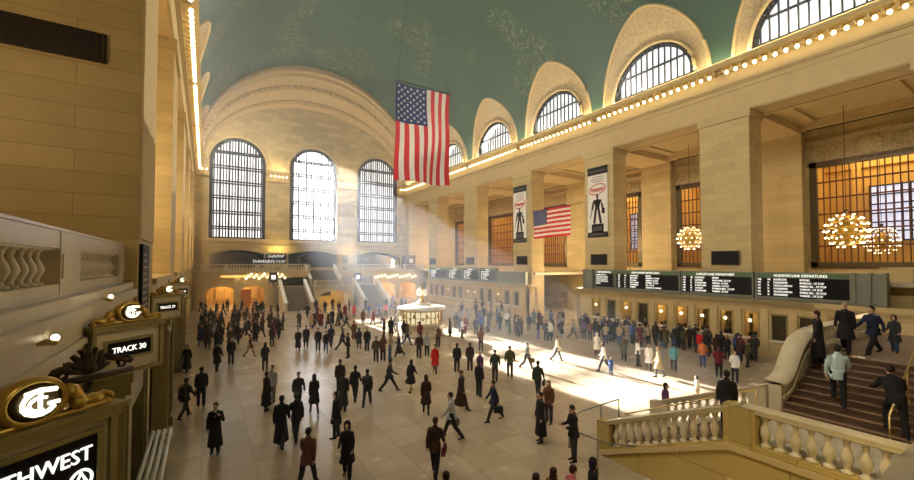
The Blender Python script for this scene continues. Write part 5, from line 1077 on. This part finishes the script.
for i, (px, py, kd, how, ct, lb) in enumerate(mid):
    kid = 'child' in lb
    P(px, py, kd, how, ct, lb, 'blue' if i % 7 == 3 else 'black' if i % 2 else 'charcoal', hair=3 if 'fair' in lb else i % 3, scale=.62 if kid else .96+.08*((i*37) % 10)/10, skin=2 if i % 9 == 4 else i % 2)
# --- the denser crowds, filled in person by person
kinds = ['walk', 'walk2', 'stand', 'standlong', 'womanstand', 'hat', 'puffer', 'walklong', 'woman', 'baldwalk', 'hands']
desc = {'walk': 'walking in a {} jacket', 'walk2': 'striding in a {} jacket', 'stand': 'standing in a {} jacket', 'standlong': 'standing in a long {} coat', 'womanstand': 'with long hair in {} padding', 'hat': 'in a hat and {} coat', 'puffer': 'in a bulky {} jacket', 'walklong': 'walking in a long {} coat', 'woman': 'in a short {} coat', 'baldwalk': 'with thinning hair and {} coat', 'hands': 'looking down in a {} jacket'}
def inpoly(x, y, q):
    r_ = False; j = len(q)-1
    for i in range(len(q)):
        if (q[i][1] > y) != (q[j][1] > y) and x < (q[j][0]-q[i][0])*(y-q[i][1])/(q[j][1]-q[i][1])+q[i][0]: r_ = not r_
        j = i
    return r_
def crowd(poly, n, cols, where, group, how, dmin=.62, ks=kinds):
    xs = [p[0] for p in poly]; ys = [p[1] for p in poly]; k = 0; tries = 0
    while k < n and tries < 4000:
        tries += 1; x = rnd.uniform(min(xs), max(xs)); y = rnd.uniform(min(ys), max(ys))
        if not inpoly(x, y, poly): continue
        p = at_z(x, y, 0)
        if p.x < -.6 or p.x > 33.1 or any((p.x-a_)**2+(p.y-b_)**2 < dmin**2 for a_, b_ in spots): continue
        if (p.x-bx)**2+(p.y-by)**2 < 2.7**2 or p.y > 66.8 or (p.y > 59 and 9 < p.x < 25.4): continue
        kd = ks[rnd.randrange(len(ks))]; ct = cols[rnd.randrange(len(cols))]
        hd = face(p, (['to', 'away', 'lf', 'rt'][rnd.randrange(4)], rnd.uniform(-30, 30))) if how is None else how + rnd.uniform(-35, 35)
        wh = where.format(board='HUDSON board' if p.y < 13.3 else 'HARLEM board' if p.y < 18.7 else 'NEW HAVEN board' if p.y < 25.2 else 'INFORMATION board', row='front rows' if p.y < 36 else 'middle rows' if p.y < 47 else 'back rows', side='close to the booth' if p.x < 22 else 'below the small flag' if p.y < 38 else 'by the far ticket windows')
        person(p, kd, hd, ct, ['black', 'charcoal', 'navy', 'blue'][rnd.randrange(4)], ('person ' + desc[kd].format(ct) + ' ' + wh).replace(' a olive', ' an olive'), group, shirt=['white', 'grey', 'red'][rnd.randrange(3)], hair=rnd.randrange(5), skin=[0, 0, 1, 2][rnd.randrange(4)], scale=rnd.uniform(.93, 1.05)); k += 1
    return k
DK = ['black', 'black', 'charcoal', 'navy', 'dark brown', 'black', 'maroon', 'olive']
MX = ['black', 'charcoal', 'navy', 'grey', 'dark brown', 'brown', 'blue', 'maroon']
crowd([(600, 334), (760, 352), (752, 370), (690, 352), (590, 343)], 54, DK + ['blue', 'red', 'beige'], 'queueing below the {board}', 'ticket queue', 90, .55, ['stand', 'standlong', 'womanstand', 'hat', 'puffer', 'hands'])
crowd([(455, 305), (590, 326), (592, 342), (520, 336), (455, 335)], 36, MX + ['green', 'blue', 'beige'], 'in the haze {side}', 'hazy far crowd', None, .6)
crowd([(372, 303), (410, 306), (405, 318), (350, 316)], 12, ['navy', 'blue', 'grey', 'charcoal'], 'in the blue haze behind the booth', 'crowd behind the booth', None, .6)
crowd([(196, 306), (284, 306), (284, 338), (215, 352), (190, 345)], 62, DK, 'in the {row} before the arcade', 'gate side crowd', None, .58)
crowd([(284, 310), (350, 310), (345, 328), (290, 332)], 10, DK + ['brown'], 'near the foot of the far stairs', 'far stair crowd', None, .7)
S.view_settings.view_transform = 'Standard'; S.view_settings.look = 'None'; S.view_settings.exposure = 0.4; S.view_settings.gamma = 1
S.view_settings.use_curve_mapping = False
w = bpy.data.worlds.new('world'); S.world = w; w.use_nodes = True
bg = w.node_tree.nodes['Background']; bg.inputs[0].default_value = (.85, .92, 1, 1); bg.inputs[1].default_value = 2.0
# sun: its light comes in through the middle east window
sd = Vector((math.sin(R(-2.6))*math.cos(R(20.8)), math.cos(R(-2.6))*math.cos(R(20.8)), math.sin(R(20.8))))
sl = bpy.data.lights.new('sun', 'SUN'); sl.energy = 110; sl.color = (1, .94, .82); sl.angle = R(.8)
so = bpy.data.objects.new('sun', sl); C.objects.link(so); so.rotation_euler = sd.to_track_quat('Z', 'Y').to_euler()
# uplights lying on the cornices
for x, rz in ((XR-.55, 0), (XL+.55, 0)):
    light('AREA', 'cornice_uplight', (x, 33.5, 22.6), 1900, (1, .84, .56), .25, (PI, 0, 0), 80)
# daylight coming down through the north lunettes
for c in BAY: light('AREA', 'lunette_daylight', (XL+.25, c, 24.6), 1500, (1, .93, .80), 6, (0, R(-70), 0), 3)
for c in BAY[1:]:  # spots added on the south cornice to brighten the north side
    s_ = light('SPOT', 'added_cornice_spot', (XR-.7, c, 22.5), 4000 if c < 12 else 8000, (1, .88, .66), None, None); s_.data.spot_size = R(95); s_.data.spot_blend = .8
    s_.rotation_euler = Vector((1, 0, .42)).to_track_quat('Z', 'Y').to_euler()
# hanging lights of the gallery and the side bays
for c in BAY[1:]:
    light('POINT', 'gallery_light', (41, c, 9.2), 700, (1, .76, .46), 1.0)
for c in BAY[1:]:
    light('POINT', 'north_bay_light', (-4.8, c, 11), 130 if c < 12 else 700, (1, .76, .46), .8)
light('AREA', 'far_cornice_uplight', (10.6, Y1-.9, 22.5), 80, (1, .82, .5), 3, (PI, 0, 0), .3)
light('AREA', 'far_cornice_uplight', (22.8, Y1-.9, 22.5), 80, (1, .82, .5), 3, (PI, 0, 0), .3)
# dusty air of the hall
v, nt, b_ = newmat('dusty_air'); nt.nodes.remove(b_)
vs = N(nt, 'ShaderNodeVolumeScatter'); vs.inputs['Density'].default_value = .003; vs.inputs['Anisotropy'].default_value = .4; vs.inputs['Color'].default_value = (.86, .93, 1, 1)
nt.links.new(vs.outputs[0], nt.nodes['Material Output'].inputs['Volume'])
hz = MB().box(XL+.1, 9, .02, XR-1.2, Y1-.5, 34).build('haze', v); hz['kind'] = 'structure'
S.cycles.use_denoising = True
S.cycles.max_bounces = 5; S.cycles.diffuse_bounces = 3; S.cycles.glossy_bounces = 2; S.cycles.volume_bounces = 0; S.cycles.transparent_max_bounces = 8
S.cycles.sample_clamp_indirect = 4.0; S.cycles.sample_clamp_direct = 0
S.cycles.caustics_reflective = False; S.cycles.caustics_refractive = False
